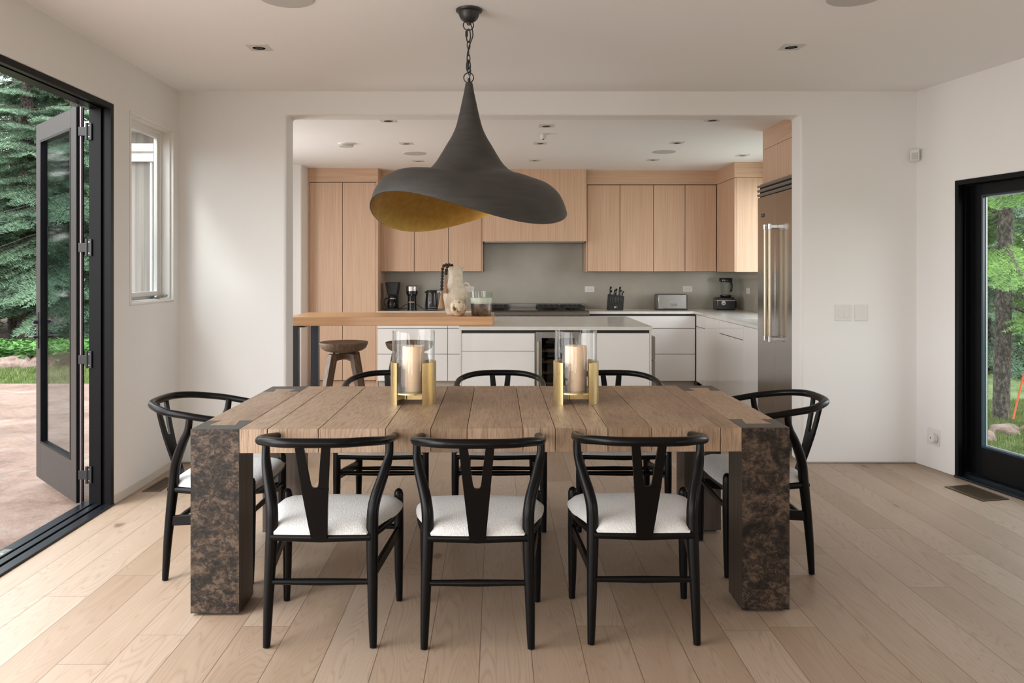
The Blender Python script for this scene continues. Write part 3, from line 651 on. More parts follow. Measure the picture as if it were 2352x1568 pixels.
# ------------------------------------------------------------------ pendant
pc = P(1077.3, 22, z=ZC); PX_, PY_ = pc.x, pc.y
pd = thing('pendant_light', 'dark wavy hat-shaped pendant lamp with gold inside, hung over the dining table', 'lamp', (PX_, PY_, ZC))
m = MB(); m.lathe([(0, ZC), (.060, ZC), (.066, ZC-.004), (.064, ZC-.011), (.053, ZC-.017), (.051, ZC-.026), (.045, ZC-.042), (.034, ZC-.055), (.018, ZC-.064), (.012, ZC-.066), (.010, ZC-.076), (0, ZC-.076)], (PX_, PY_, 0), 40); m.build('ceiling_canopy', plain('bronze_black', (.022, .020, .022), .38), pd)
zr = lambda py: CH - (py - CY)/F*PY_
def torus(m, c, r, rr, nrm='y', sc=1.0, seg=28):
    pts = []
    for k in range(seg):
        a = 2*math.pi*k/seg; u, v = r*math.cos(a), r*sc*math.sin(a)
        pts.append(Vector(c) + (Vector((u, 0, v)) if nrm == 'y' else Vector((0, u, v)) if nrm == 'x' else Vector((u*.7, u*.7, v))))
    m.tube(pts, rr, 8, closed=True)
pm = plain('dark_chain', (.016, .015, .015), .4)
m = MB(); torus(m, (PX_-.003, PY_, zr(58)), .0255, .0028); m.build('ring', pm, pd)
m = MB(); torus(m, (PX_-.002, PY_, zr(178.5)), .0245, .0028); m.build('ring', pm, pd)
m = MB(); torus(m, (PX_-.003, PY_, zr(82)), .010, .0032, 'y', 3.3); m.tube([(PX_-.0125, PY_, zr(72)), (PX_-.0125, PY_, zr(84))], .0065, 8); m.build('quick_link', pm, pd)
for i, y in enumerate((104, 119, 134)):
    m = MB(); torus(m, (PX_-.002, PY_, zr(y)), .0095, .0026, 'd' if i % 2 == 0 else 'x', 2.1); m.build('chain_link', pm, pd)
m = MB(); torus(m, (PX_-.003, PY_, zr(152)), .0095, .0032, 'y', 3.2); m.tube([(PX_-.006, PY_, zr(140)), (PX_-.006, PY_, zr(160))], .0065, 8); m.build('quick_link', pm, pd)
m = MB(); torus(m, (PX_+.001, PY_, zr(163)), .0095, .0026, 'd', 2.0); m.build('chain_link', pm, pd)
m = MB(); m.tube(catmull([(PX_+.002, PY_-.004, zr(48)), (PX_+.014, PY_-.004, zr(64)), (PX_+.019, PY_-.004, zr(82)), (PX_+.008, PY_-.006, zr(98)), (PX_-.004, PY_-.008, zr(115)), (PX_-.009, PY_-.006, zr(140)), (PX_+.006, PY_-.006, zr(165)), (PX_, PY_, zr(184))], 6), .0028, 8); m.build('cord', pm, pd)
m = MB(); m.tube([(PX_, PY_, zr(193)), (PX_, PY_, zr(180))], .0075, 12); m.build('stem', pm, pd)
prof = [(.017, 2.324), (.026, 2.275), (.036, 2.228), (.050, 2.165), (.066, 2.104), (.088, 2.055), (.112, 2.015), (.140, 1.967), (.165, 1.928), (.196, 1.895),
        (.236, 1.873), (.285, 1.862), (.335, 1.848), (.380, 1.826), (.415, 1.800), (.445, 1.770), (.466, 1.735), (.479, 1.700), (.4845, 1.680)]
def shade_pts(inset):
    pr = catmull([(r, 0, z) for r, z in prof], 3); V = []; n = len(pr); SEG = 96
    for i, p in enumerate(pr):
        t_ = (pr[min(i+1, n-1)] - pr[max(i-1, 0)]).normalized(); nn = Vector((-t_.z, 0, t_.x)) 
        r = max(p.x, 0) ; z = p.z
        if inset: r, z = r + (t_.z)*inset*1.0, z - abs(t_.x)*inset
        k = max(0, (p.x - .25)/(.485-.25)); k = k*k*(3-2*k)
        kk = max(0, (p.x-.36)/.125)
        for a_ in range(SEG):
            a = 2*math.pi*a_/SEG
            wv = math.cos(2*(a - R(-47)))
            # near-left and far-right lobes rise, the others dip
            dz = -.074*k*wv; dr = .012*kk*wv*-1*0
            V.append((PX_ + (r+dr)*math.cos(a), PY_ + (r+dr)*math.sin(a), z + dz))
    return V, n, SEG
def shade_mesh(inset):
    V, n, SEG = shade_pts(inset); fs = []
    for i in range(n-1):
        for k in range(SEG): fs.append((i*SEG+k, i*SEG+(k+1) % SEG, (i+1)*SEG+(k+1) % SEG, (i+1)*SEG+k))
    return V, fs, n, SEG
m = MB(); V, fs, n, SEG = shade_mesh(0); m.add(V, fs)
V2, _, _, _ = shade_mesh(.006); rim = V[-SEG:] + V2[-SEG:]
m.add(rim, [(k, (k+1) % SEG, SEG+(k+1) % SEG, SEG+k) for k in range(SEG)]); m.add(V[:SEG], [tuple(range(SEG))])
sh = m.build('shade', shade_m, pd, smooth=50)
m = MB(); m.add(V2, fs); m.build('shade_lining', gold, sh, smooth=50)
m = MB(); m.tube([(PX_, PY_, 2.10), (PX_, PY_, 1.98)], .02, 16); m.build('lamp_socket', black_pl, pd)

# ------------------------------------------------------------------ ceiling fittings
def downlight(c, label, group, z):
    t = thing('recessed_light', label, 'ceiling light', (c.x, c.y, z), 0, group)
    m = MB(); s = .0625
    m.box(c.x-s, c.x+s, c.y-s, c.y+s, z-.003, z+.0); m.build('trim_plate', plain_dl, t)
    m = MB(); m.lathe([(.036, z-.0034), (.037, z-.006), (.038, z-.0034)], (c.x, c.y, 0), 28); m.build('trim_ring', plain_dl, t)
    m = MB(); m.lathe([(0, z-.0042), (.023, z-.0042), (.023, z-.003), (0, z-.003)], (c.x, c.y, 0), 24); m.build('aperture', dark, t)
    return t
plain_dl = plain('light_trim_white', (.62, .61, .59), .5)
downlight(P(595, 109, z=ZC), 'square recessed ceiling light to the left of the pendant', 'square recessed lights over the dining area', ZC)
downlight(P(1817, 107.5, z=ZC), 'square recessed ceiling light to the right of the pendant', 'square recessed lights over the dining area', ZC)
KL = [(892, 277, 'square kitchen downlight nearest the opening, left of the pendant'), (933, 329.3, 'square kitchen downlight on the left, between two round speakers'),
      (961, 369.6, 'square kitchen downlight above the left wall cabinets'), (1255, 289, 'square kitchen downlight just in front of the sprinkler'),
      (1241, 328.8, 'square kitchen downlight just behind the sprinkler'), (1228, 368, 'square kitchen downlight above the range hood'),
      (1637, 275.5, 'square kitchen downlight half hidden by the opening head on the right'), (1555, 327.6, 'square kitchen downlight in front of the right round speaker'),
      (1500, 366.8, 'square kitchen downlight behind the right round speaker'), (1705, 356.6, 'square kitchen downlight over the right-hand counter')]
for px, py, lb in KL: downlight(P(px, py, z=KC), lb, 'square recessed lights in the kitchen ceiling', KC)
def disc(name, c, r, z, label, cat, mat, group=None, h=.006):
    t = thing(name, label, cat, (c.x, c.y, z), 0, group)
    m = MB(); m.lathe([(0, z-h), (r-.004, z-h), (r, z-h*.4), (r, z), (0, z)], (c.x, c.y, 0), 48); m.build('grille', mat, t)
    m = MB(); m.lathe([(r, z-h*.35), (r+.003, z-h*.35), (r+.004, z), (r, z)], (c.x, c.y, 0), 48); m.build('rim', ceil_paint, t)
sg = 'round in-ceiling speakers'
disc('ceiling_speaker', Vector((-1.045, 3.607, 0)), .130, ZC, 'round white ceiling speaker cut by the top edge, above the dining table left', 'speaker', speaker_mesh, sg)
disc('ceiling_speaker', Vector((1.640, 3.590, 0)), .130, ZC, 'round white ceiling speaker cut by the top edge, above the dining table right', 'speaker', speaker_mesh, sg)
disc('ceiling_speaker', P(953, 351.7, z=KC), .120, KC, 'round kitchen ceiling speaker on the left, partly above the pendant brim', 'speaker', speaker_mesh, sg)
disc('ceiling_speaker', P(1525, 348, z=KC), .120, KC, 'round kitchen ceiling speaker on the right, above the right wall cabinets', 'speaker', speaker_mesh, sg)
disc('smoke_detector', P(795, 329.5, z=KC), .070, KC, 'small round white detector on the kitchen ceiling above the tall pantry', 'smoke detector', grey_plastic, None, .03)
c = P(1248, 307, z=KC); t = thing('ceiling_sensor', 'small white cylinder sensor hanging from the kitchen ceiling centre', 'sensor', (c.x, c.y, KC))
m = MB(); m.lathe([(.05, KC), (.05, KC-.004), (.027, KC-.006), (.027, KC-.038), (.022, KC-.046), (0, KC-.046)], (c.x, c.y, 0), 24); m.build('sensor_housing', white_plastic, t)
m = MB(); m.lathe([(.007, KC-.046), (.007, KC-.052), (0, KC-.052)], (c.x, c.y, 0), 12); m.build('lens', dark, t)

# ------------------------------------------------------------------ wall fittings
t = thing('light_switch', 'white double rocker light switch plate on the back wall right of the opening', 'light switch', (2.427, YW, 1.089))
m = MB(); m.box(2.427-.059, 2.427+.059, YW-.006, YW, 1.030, 1.148); m.build('plate', white_plastic, t, bevel=.002)
for dx in (-.0225, .0225):
    m = MB(); m.box(2.427+dx-.0165, 2.427+dx+.0165, YW-.009, YW-.005, 1.056, 1.122); m.build('rocker', white_plastic, t, bevel=.002)
m = MB(); m.box(2.556-.046, 2.556+.046, YW-.007, YW, 1.030, 1.148); tag(m.build('blank_plate', white_plastic, bevel=.003), 'blank white wall plate beside the double light switch', 'wall plate')
t = thing('motion_sensor', 'small white motion sensor high in the corner right of the opening', 'sensor', (2.93, YW-.03, 2.18))
m = MB(); cc = Vector((2.922, YW-.045, 2.222)); M = Matrix.Translation(cc) @ Matrix.Rotation(R(-28), 4, 'Z') @ Matrix.Rotation(R(14), 4, 'X')
fr = lambda x, y, z: tuple(M @ Vector((x, y, z)))
m.box(-.030, .030, -.018, .018, -.042, .042, fr); m.build('sensor_body', white_plastic, t, bevel=.006)
m = MB(); m.box(-.020, .020, -.020, -.016, -.030, .018, fr); m.build('lens', grey_plastic, t, bevel=.003)
m = MB(); m.box(-.012, .012, .012, .042, -.008, .025, fr); m.build('bracket', white_plastic, t)
def outlet(fr, label, dims=(.060, .036), receps=True, group=None, cx=0):
    q = fr(0, 0, 0); t = thing('power_outlet', label, 'power outlet', q, 0, group)
    a, b = dims; m = MB(); m.box(-a, a, -.006, 0, -b, b, fr); m.build('plate', white_plastic, t, bevel=.002)
    hor = a > b
    for d in (-.019, .019):
        ux, uz = (d, 0) if hor else (0, d)
        m = MB(); m.box(ux-.015, ux+.015, -.0075, -.005, uz-.015, uz+.015, fr); r = m.build('receptacle', white_plastic, t, bevel=.002)
        m = MB()
        for s_ in (-1, 1):
            if hor: m.box(ux-.004, ux+.003, -.0082, -.007, uz+s_*.006-.001, uz+s_*.006+.001, fr)
            else: m.box(ux+s_*.006-.001, ux+s_*.006+.001, -.0082, -.007, uz-.003, uz+.004, fr)
        m.box(ux+(.008 if hor else -.002), ux+(.012 if hor else .002), -.0082, -.007, uz-(.002 if hor else .011), uz+(.002 if hor else -.007), fr)
        m.build('slot', dark, r)
    return t
go = 'outlets along the kitchen backsplash'
YB = 9.48
outlet(lambda x, y, z: (1.025+x, YB+y, 1.156+z), 'white outlet on the backsplash between the rangetop and the knife block', group=go)
outlet(lambda x, y, z: (2.245+x, YB+y, 1.160+z), 'white outlet on the backsplash above the toaster', group=go)
outlet(lambda x, y, z: (-.470+x, YB+y, 1.156+z), 'white outlet on the backsplash seen through the vase handle', group=go)
outlet(lambda x, y, z: (2.852+y, 9.02-x, 1.150+z), 'white plate outlet on the side backsplash between blender and fridge', group=go)
OF = lambda x, y, z: RF(.168+x, y, .228+z)
o = outlet(OF, 'white outlet low on the right wall with a plug-in device', (.058, .058))
t = thing('plug_in_device', 'round white plug-in device in the low outlet of the right wall', 'plug', OF(.02, -.02, 0))
m = MB(); m.prism([(.02+.030*math.cos(a*math.pi/10), .034*math.sin(a*math.pi/10)-.004) for a in range(20)], -.045, -.009, 'y', OF); m.build('device_body', white_plastic, t, bevel=.006)
m = MB(); m.prism([(.02+.004*math.cos(a*math.pi/5), .004*math.sin(a*math.pi/5)) for a in range(10)], -.047, -.044, 'y', OF); m.build('button', dark, t)

# ------------------------------------------------------------------ floor registers
brz = plain('bronze_register', (.13, .09, .055), .4, .6)
def register(a, b, c_, d, label):
    A, B, C_, D = [Vector((q[0], q[1], 0)) for q in (a, b, c_, d)]      # corners: far-left, far-right, near-right, near-left
    f = lambda u, v, z: tuple((A.lerp(D, v)).lerp(B.lerp(C_, v), u) + Vector((0, 0, z)))
    t = thing('floor_register', label, 'floor vent', tuple((A+C_)/2))
    m = MB(); m.box(0, 1, 0, .05, 0, .006, f); m.box(0, 1, .95, 1, 0, .006, f); m.box(0, .12, .05, .95, 0, .006, f); m.box(.88, 1, .05, .95, 0, .006, f); m.build('frame', brz, t)
    m = MB(); m.box(.1, .9, .04, .96, .0005, .0012, f); m.build('well', dark, t)
    m = MB()
    for k in range(26):
        v = .06+.88*k/26; m.box(.12, .88, v, v+.016, .001, .005, f)
    m.build('slats', brz, t, kind='stuff')
register(P(2169.8, 1118.4, z=0), P(2227, 1114.3, z=0), P(2318, 1147.3, z=0), P(2257.6, 1152, z=0), 'bronze slatted floor register in front of the right glazed door')
register((-2.30, 5.12), (-2.19, 5.12), (-2.19, 4.80), (-2.30, 4.80), 'dark floor register under the white window, beside the left head chair')

# ------------------------------------------------------------------ kitchen: tall pantry and wall cabinets
YU, YCF, YWK = 9.14, 8.88, 9.50
gapm = plain('carcass_shadow_gap', (.05, .035, .025), .8)  # dark front colour paints the shadow into the door gaps
gapw = plain('carcass_shadow_gap_grey', (.20, .19, .18), .8)  # grey carcass front stands in for shade between the white fronts
def cab(name, label, x0, x1, y0, y1, z0, z1, body, cat='cabinet', group=None):
    t = thing(name, label, cat, ((x0+x1)/2, (y0+y1)/2, z0), 0, group)
    m = MB(); m.box(x0, x1, y0+.0205, y1, z0, z1); m.mi[2] = 1; m.build('carcass', [body, gapm], t); return t
def door(t, x0, x1, y, z0, z1, mat, name='door', g=.0030, fr=None, bevel=.0008):
    m = MB(); m.box(x0+g, x1-g, y, y+.019, z0+g, z1-g, fr); return m.build(name, mat, t, bevel=bevel, seg=1)
X = lambda px, Y: (px - CX)/F*Y
PF = 8.93
pan_x = [X(707, PF), X(711, PF), X(786.5, PF), X(864, PF), X(868, PF)]
t = cab('pantry_cabinet', 'tall two-door oak pantry cabinet at the left end of the kitchen', pan_x[0], pan_x[4], PF, YWK-.002, .095, 2.425, oak_v, 'pantry cabinet')
door(t, pan_x[1], pan_x[2], PF, .10, 2.422, oak_v); door(t, pan_x[2], pan_x[3], PF, .10, 2.422, oak_v)
m = MB(); m.box(pan_x[0], pan_x[1], PF, PF+.02, 0, 2.425); m.box(pan_x[3], pan_x[4], PF, PF+.02, 0, 2.425); m.box(pan_x[0], pan_x[4], PF+.05, PF+.07, 0, .095); m.build('face_frame', oak_v, t)
m = MB(); m.box(pan_x[0], pan_x[4], PF-.001, YWK-.002, 2.427, KC); tr_ = struct(m, 'trim_1', oak_h)
du = lambda pxs: [X(p, YU) for p in pxs]
gw = 'oak wall cabinets along the back of the kitchen'
def wallcab(pxs, label, lastside=None):
    xs_ = du(pxs); t = cab('wall_cabinet', label, xs_[0]+.0005, xs_[-1]-.0005, YU, YWK-.002, 1.375, 2.418, oak_v, group=gw)
    for a, b in zip(xs_[:-1], xs_[1:]): door(t, a, b, YU, 1.375, 2.416, oak_v)
    return t
wallcab([874.6, 951.3], 'single-door oak wall cabinet above the coffee maker, next to the pantry')
wallcab([951.3, 1029.7, 1106.2], 'double-door oak wall cabinet above the kettle, left of the hood')
wallcab([1349, 1424, 1501], 'double-door oak wall cabinet above the knife block, right of the hood')
wallcab([1501, 1573.5, 1645.5], 'double-door oak wall cabinet above the toaster')
m = MB(); m.box(X(1106.2, YU)+.001, X(1108.3, YU), YU-.001, YWK-.002, 1.375, KC); struct(m, 'trim_2', oak_v)
m = MB(); m.box(X(1346.3, YU), X(1349, YU)-.001, YU-.001, YWK-.002, 1.375, KC); struct(m, 'trim_3', oak_v)
m = MB(); m.box(pan_x[4]+.001, X(1108.3, YU), YU, YU+.3, 2.421, KC); struct(m, 'trim_4', oak_h)
m = MB(); m.box(X(1346.3, YU), 2.514, YU, YU+.3, 2.421, KC); struct(m, 'trim_5', oak_h)
# range hood
hx0, hx1, HY = X(1109, 9.03), X(1346.3, 9.03), 9.03
t = thing('range_hood', 'boxed oak range hood above the gas rangetop', 'range hood', ((hx0+hx1)/2, 9.2, 1.735))
m = MB(); m.box(hx0, hx1, HY, HY+.02, 1.735, KC); m.box(hx0, hx0+.018, HY+.02, YWK-.002, 1.735, KC); m.box(hx1-.018, hx1, HY+.02, YWK-.002, 1.735, KC); m.build('hood_case', oak_v, t, bevel=.001)
m = MB(); m.box(hx0+.02, hx1-.02, HY+.022, YWK-.004, 1.722, 1.76); m.build('filter_insert', steel_dark, t)
# right return wall cabinet
XR, XRW = 2.515, 2.868
t = thing('wall_cabinet', 'oak corner wall cabinet turned toward the room, beside the fridge', 'cabinet', (2.69, 8.9, 1.375), 0, gw)
m = MB(); m.box(XR+.02, XRW, 8.43, YU-.001, 1.375, 2.418); m.box(XR+.02, XRW, YU, YWK-.002, 1.375, 2.418); m.build('carcass', oak_v, t)
m = MB(); m.box(XR, XR+.019, 8.432, YU-.003, 1.377, 2.416); m.build('door', oak_v, t, bevel=.0008, seg=1)
m = MB(); m.box(XR-.001, XRW, 8.429, YU-.0005, 2.421, KC); struct(m, 'trim_6', oak_h)

# ------------------------------------------------------------------ base cabinets (back run)
ZT = .914
def drawers(t, x0, x1, y, lines, fr=None):
    for a, b in zip(lines[:-1], lines[1:]):
        m = MB(); m.box(x0+.003, x1-.003, y, y+.019, a+.003, b-.003, fr); m.build('drawer', white_gloss, t, bevel=.001, seg=1)
def basecab(x0, x1, label, lines=(.10, .415, .715, .862), split=None):
    t = thing('base_cabinet', label, 'cabinet', ((x0+x1)/2, 9.2, 0), 0, 'white gloss base cabinets in the kitchen')
    m = MB(); m.box(x0, x1, YCF+.0205, YWK-.002, .098, .884); m.mi[2] = 1; m.build('carcass', [white_gloss_edge, gapw], t)
    m = MB(); m.box(x0, x1, YCF+.06, YCF+.075, 0, .098); m.build('toe_kick', plain('beige_kick', (.50, .46, .39), .5), t)
    m = MB(); m.box(x0, x1, YCF+.012, YCF+.0215, .864, .883); m.build('finger_channel', dark, t)
    drawers(t, x0, x1, YCF, lines)
RX0, RX1 = X(1116, 8.83), X(1353, 8.83)
basecab(pan_x[4]+.001, X(1028.3, YCF), 'white three-drawer base cabinet left, beside the pantry under the wooden bar')
basecab(X(1028.3, YCF), RX0-.002, 'white three-drawer base cabinet left of the rangetop, half behind the island')
basecab(RX0-.001, RX1+.001, 'white base cabinet carrying the rangetop, behind the island', (.10, .45, .795))
basecab(RX1+.002, X(1435, YCF), 'white base cabinet right of the rangetop, under the knife block')
basecab(X(1435, YCF), X(1597, YCF), 'white three-drawer base cabinet under the toaster, left of the inner corner')
m = MB(); m.box(X(1597, YCF), X(1597, YCF)+.022, YCF-.006, YCF+.03, 0, .884); struct(m, 'trim_7', plain('brown_filler', (.10, .075, .06), .5))
m = MB(); m.box(pan_x[4]+.001, RX0-.003, 8.86, YWK-.002, .884, ZT); tag(m.build('countertop', counter_m, bevel=.002), 'pale quartz countertop left of the rangetop, under the coffee maker', 'countertop')
XCR = 2.172
m = MB(); m.prism([(RX1+.003, 8.86), (XCR, 8.86), (XCR, 6.585), (XCR+.16, 6.585), (XCR+.16, 8.2), (XRW, 8.2), (XRW, YWK-.002), (RX1+.003, YWK-.002)], .884, ZT)
m.box(XCR+.16, XCR+.54, 6.585, 6.75, .884, ZT); m.box(XCR+.54, XRW, 6.585, 8.2, .884, ZT); m.box(XCR+.16, XCR+.54, 7.55, 8.2, .884, ZT)
tag(m.build('countertop', counter_m, bevel=.002), 'pale quartz L-shaped countertop carrying knife block, toaster and blender', 'countertop')
t = thing('kitchen_sink', 'undermount sink in the side counter beside the fridge', 'sink', (2.5, 7.1, .7))
m = MB(); m.box(XCR+.155, XCR+.16, 6.745, 7.555, .70, .883); m.box(XCR+.54, XCR+.545, 6.745, 7.555, .70, .883); m.box(XCR+.155, XCR+.545, 6.745, 6.75, .70, .883); m.box(XCR+.155, XCR+.545, 7.55, 7.555, .70, .883); m.box(XCR+.155, XCR+.545, 6.745, 7.555, .695, .70)
m.build('basin', steel, t)
# right run, fronts face the room
SF_ = lambda u, n, z: (2.198 + n, u, z)
def sidecab(y0, y1, label, lines):
    t = thing('base_cabinet', label, 'cabinet', (2.5, (y0+y1)/2, 0), 0, 'white gloss base cabinets in the kitchen')
    hgt = .694 if (y0 < 7.6) else .884
    m = MB(); m.box(2.2185, XRW, y0, y1, .098, hgt); m.mi[4] = 1; m.build('carcass', [white_gloss_edge, gapw], t)
    m = MB(); m.box(2.26, 2.275, y0, y1, 0, .098); m.build('toe_kick', plain('beige_kick', (.50, .46, .39), .5), t)
    for a, b in zip(lines[:-1], lines[1:]):
        m = MB(); m.box(y0+.003, y1-.003, 0, .019, a+.003, b-.003, SF_); m.build('drawer' if len(lines) > 2 else 'door', white_gloss, t, bevel=.001, seg=1)
sidecab(8.47, 8.86, 'narrow white side cabinet at the inner kitchen corner', (.10, .742, .879))
sidecab(7.90, 8.47, 'plain white side cabinet door between the corner unit and the sink unit', (.10, .879))
sidecab(7.10, 7.90, 'white side cabinet with a wide top drawer line by the sink', (.10, .742, .879))
sidecab(6.585, 7.10, 'plain white side cabinet door right against the fridge', (.10, .879))
m = MB(); m.box(pan_x[4]+.001, XRW, YB, YWK-.0005, ZT+.0005, 1.3745); m.box(hx0-.001, hx1+.001, YB, YWK-.0005, 1.3745, 1.76); tag(m.build('backsplash', splash), 'grey-beige slab backsplash behind the rangetop', 'backsplash')
m = MB(); m.box(2.852, 2.8675, 8.36, YB-.001, ZT+.0005, 1.3745); tag(m.build('backsplash', splash), 'grey-beige side backsplash behind the blender on the right wall', 'backsplash')

# ------------------------------------------------------------------ rangetop
t = thing('gas_rangetop', 'stainless gas rangetop with black grates and centre griddle under the hood', 'rangetop', ((RX0+RX1)/2, 9.1, .80))
m = MB(); m.prism([(8.815, .80), (8.80, .82), (8.785, .868), (8.785, .895), (8.80, .915), (8.83, .926), (9.46, .926), (9.46, .80)], RX0, RX1, 'x'); m.build('body', steel_dark, t, bevel=.003)
gx0, gx1 = X(1171, 9.0), X(1231, 9.0)
m = MB(); m.box(gx0, gx1, 8.92, 9.40, .926, .942); m.build('griddle', steel_dark, t, bevel=.004)
m = MB(); m.box(RX0+.01, RX1-.01, 9.40, 9.455, .926, .985); m.build('backguard', steel_dark, t, bevel=.003)
def grate(x0, x1):
    m = MB()
    for k in range(5):
        x = x0+.012+(x1-x0-.024)*k/4; m.box(x-.007, x+.007, 8.87, 9.38, .955, .975)
    for k in range(7):
        y = 8.88+.49*k/6; m.box(x0+.005, x1-.005, y-.007, y+.007, .952, .973)
    for x in (x0+.012, x1-.012):
        for y in (8.88, 9.37): m.box(x-.008, x+.008, y-.008, y+.008, .926, .955)
    m.build('grate', iron, t, bevel=.002)
    m = MB()
    for y in (9.0, 9.25): m.lathe([(0, .926), (.06, .926), (.055, .944), (.03, .95), (0, .95)], ((x0+x1)/2, y, 0), 20)
    m.build('burner_cap', iron, t)
lx0 = RX0+.02
for a, b in ((lx0, gx0-.012), (gx1+.012, gx1+.012+.285), (gx1+.012+.290, RX1-.04)): grate(a, b)
for px in (1141, 1174, 1195, 1213, 1232, 1291, 1312, 1335):
    x = X(px, 8.77); m = MB(); m.lathe([(.0, 8.745), (.020, 8.745), (.022, 8.755), (.024, 8.788), (0, 8.788)], (x, 0, .845), 24, axis='y'); m.build('knob', black_pl, t)

# ------------------------------------------------------------------ island
IY0, IY1, IX0, IX1 = 6.49, 7.92, -.412, 1.240
t = thing('kitchen_island', 'white kitchen island with drawers and a wine cooler, behind the dining table', 'kitchen island', ((IX0+IX1)/2, 7.2, 0))
m = MB(); m.box(IX0+.006, IX0+.022, IY0+.012, IY1-.02, 0, .884); m.box(IX1-.026, IX1-.008, IY0+.012, IY1-.02, 0, .884)
wx0, wx1 = X(1230, 6.52), X(1333, 6.52)
m.box(IX0+.022, wx0-.004, IY0+.035, IY1-.02, .098, .884); m.box(wx1+.004, IX1-.026, IY0+.035, IY1-.02, .098, .884); m.box(wx0-.004, wx1+.004, 7.1, IY1-.02, .098, .884)
m.box(IX0+.022, IX1-.026, IY0+.08, IY1-.08, 0, .098)
m.build('carcass', white_gloss_edge, t, bevel=.001)
m = MB(); m.box(IX0+.022, IX1-.026, IY0+.028, IY0+.034, .858, .8835); m.build('finger_channel', dark, t)
for a, b in ((.10, .4), (.4, .703), (.703, .857)):
    m = MB(); m.box(IX0+.024, wx0-.008, IY0+.014, IY0+.033, a+.003, b-.003); m.build('drawer', white_gloss, t, bevel=.001, seg=1)
m = MB(); m.box(wx1+.006, IX1-.028, IY0+.014, IY0+.033, .102, .857); m.build('door', white_gloss, t, bevel=.001, seg=1)
m = MB(); m.box(IX1-.008, IX1+.040, IY0+.10, IY0+.70, .62, .82); m.build('side_drawer', steel_dark, t, bevel=.002)
m = MB(); m.box(IX1-.008, IX1+.040, IY0+.10, IY0+.70, .12, .612); m.build('side_panel', steel_dark, t, bevel=.002)
m = MB(); m.box(IX0, IX1, IY0, IY1, .884, ZT); tag(m.build('countertop', counter_m, bevel=.002), 'pale quartz island worktop in front of the rangetop', 'countertop')
t = thing('wine_cooler', 'narrow steel-framed glass wine cooler built into the island front', 'wine cooler', ((wx0+wx1)/2, 6.7, .1))
m = MB(); m.box(wx0-.002, wx1+.002, IY0+.04, 7.09, .10, .104); m.box(wx0-.002, wx0+.012, IY0+.04, 7.09, .104, .857); m.box(wx1-.012, wx1+.002, IY0+.04, 7.09, .104, .857); m.box(wx0+.012, wx1-.012, 7.07, 7.09, .104, .857); m.box(wx0+.012, wx1-.012, IY0+.04, 7.09, .845, .857); m.build('cabinet_liner', dark, t)
m = MB(); fw = .052
ring(m, lambda u, n, z: (u, n, z), wx0, wx1, .12, .868, fw, IY0+.012, IY0+.038); m.build('door', steel_dark, t, bevel=.002)
m = MB(); m.box(wx0+fw, wx1-fw, IY0+.020, IY0+.025, .12+fw, .868-fw); m.build('door_glass', smoke_glass, t)
m = MB(); m.tube([(wx0+.022, IY0-.022, .16), (wx0+.022, IY0-.022, .79)], .0085, 12); m.box(wx0+.016, wx0+.028, IY0-.022, IY0+.012, .20, .215); m.box(wx0+.016, wx0+.028, IY0-.022, IY0+.012, .735, .75); m.build('handle', steel_warm, t)
for k in range(6):
    z = .235 + k*.0935; m = MB(); m.box(wx0+fw+.002, wx1-fw-.002, IY0+.045, IY0+.46, z-.010, z+.010); m.build('shelf', plain('beech_shelf', (.55, .38, .22), .5), t)
# ------------------------------------------------------------------ wooden bar
BY0, BY1, BX0, BX1, BZ = 6.57, 7.27, -1.90, -.124, .993
t = thing('wooden_bar', 'thick oak breakfast bar slab laid over the island end on black legs', 'breakfast bar', ((BX0+BX1)/2, 6.9, 0))
m = MB(); m.box(BX0, BX1, BY0, BY1, ZT+.0005, BZ); m.build('bar_top', bar_wood, t, bevel=.003)
m = MB(); m.box(-1.885, -1.815, BY0+.03, BY0+.10, 0, ZT+.0005); m.build('leg', bar_leg_m, t, bevel=.002)
m = MB(); m.box(-1.842, -1.772, 7.13, 7.20, 0, ZT+.0005); m.build('leg', bar_leg_m, t, bevel=.002)
m = MB(); m.box(-1.885, -1.772, BY0+.10, 7.13, .895, ZT+.0005); m.build('rail', bar_leg_m, t)

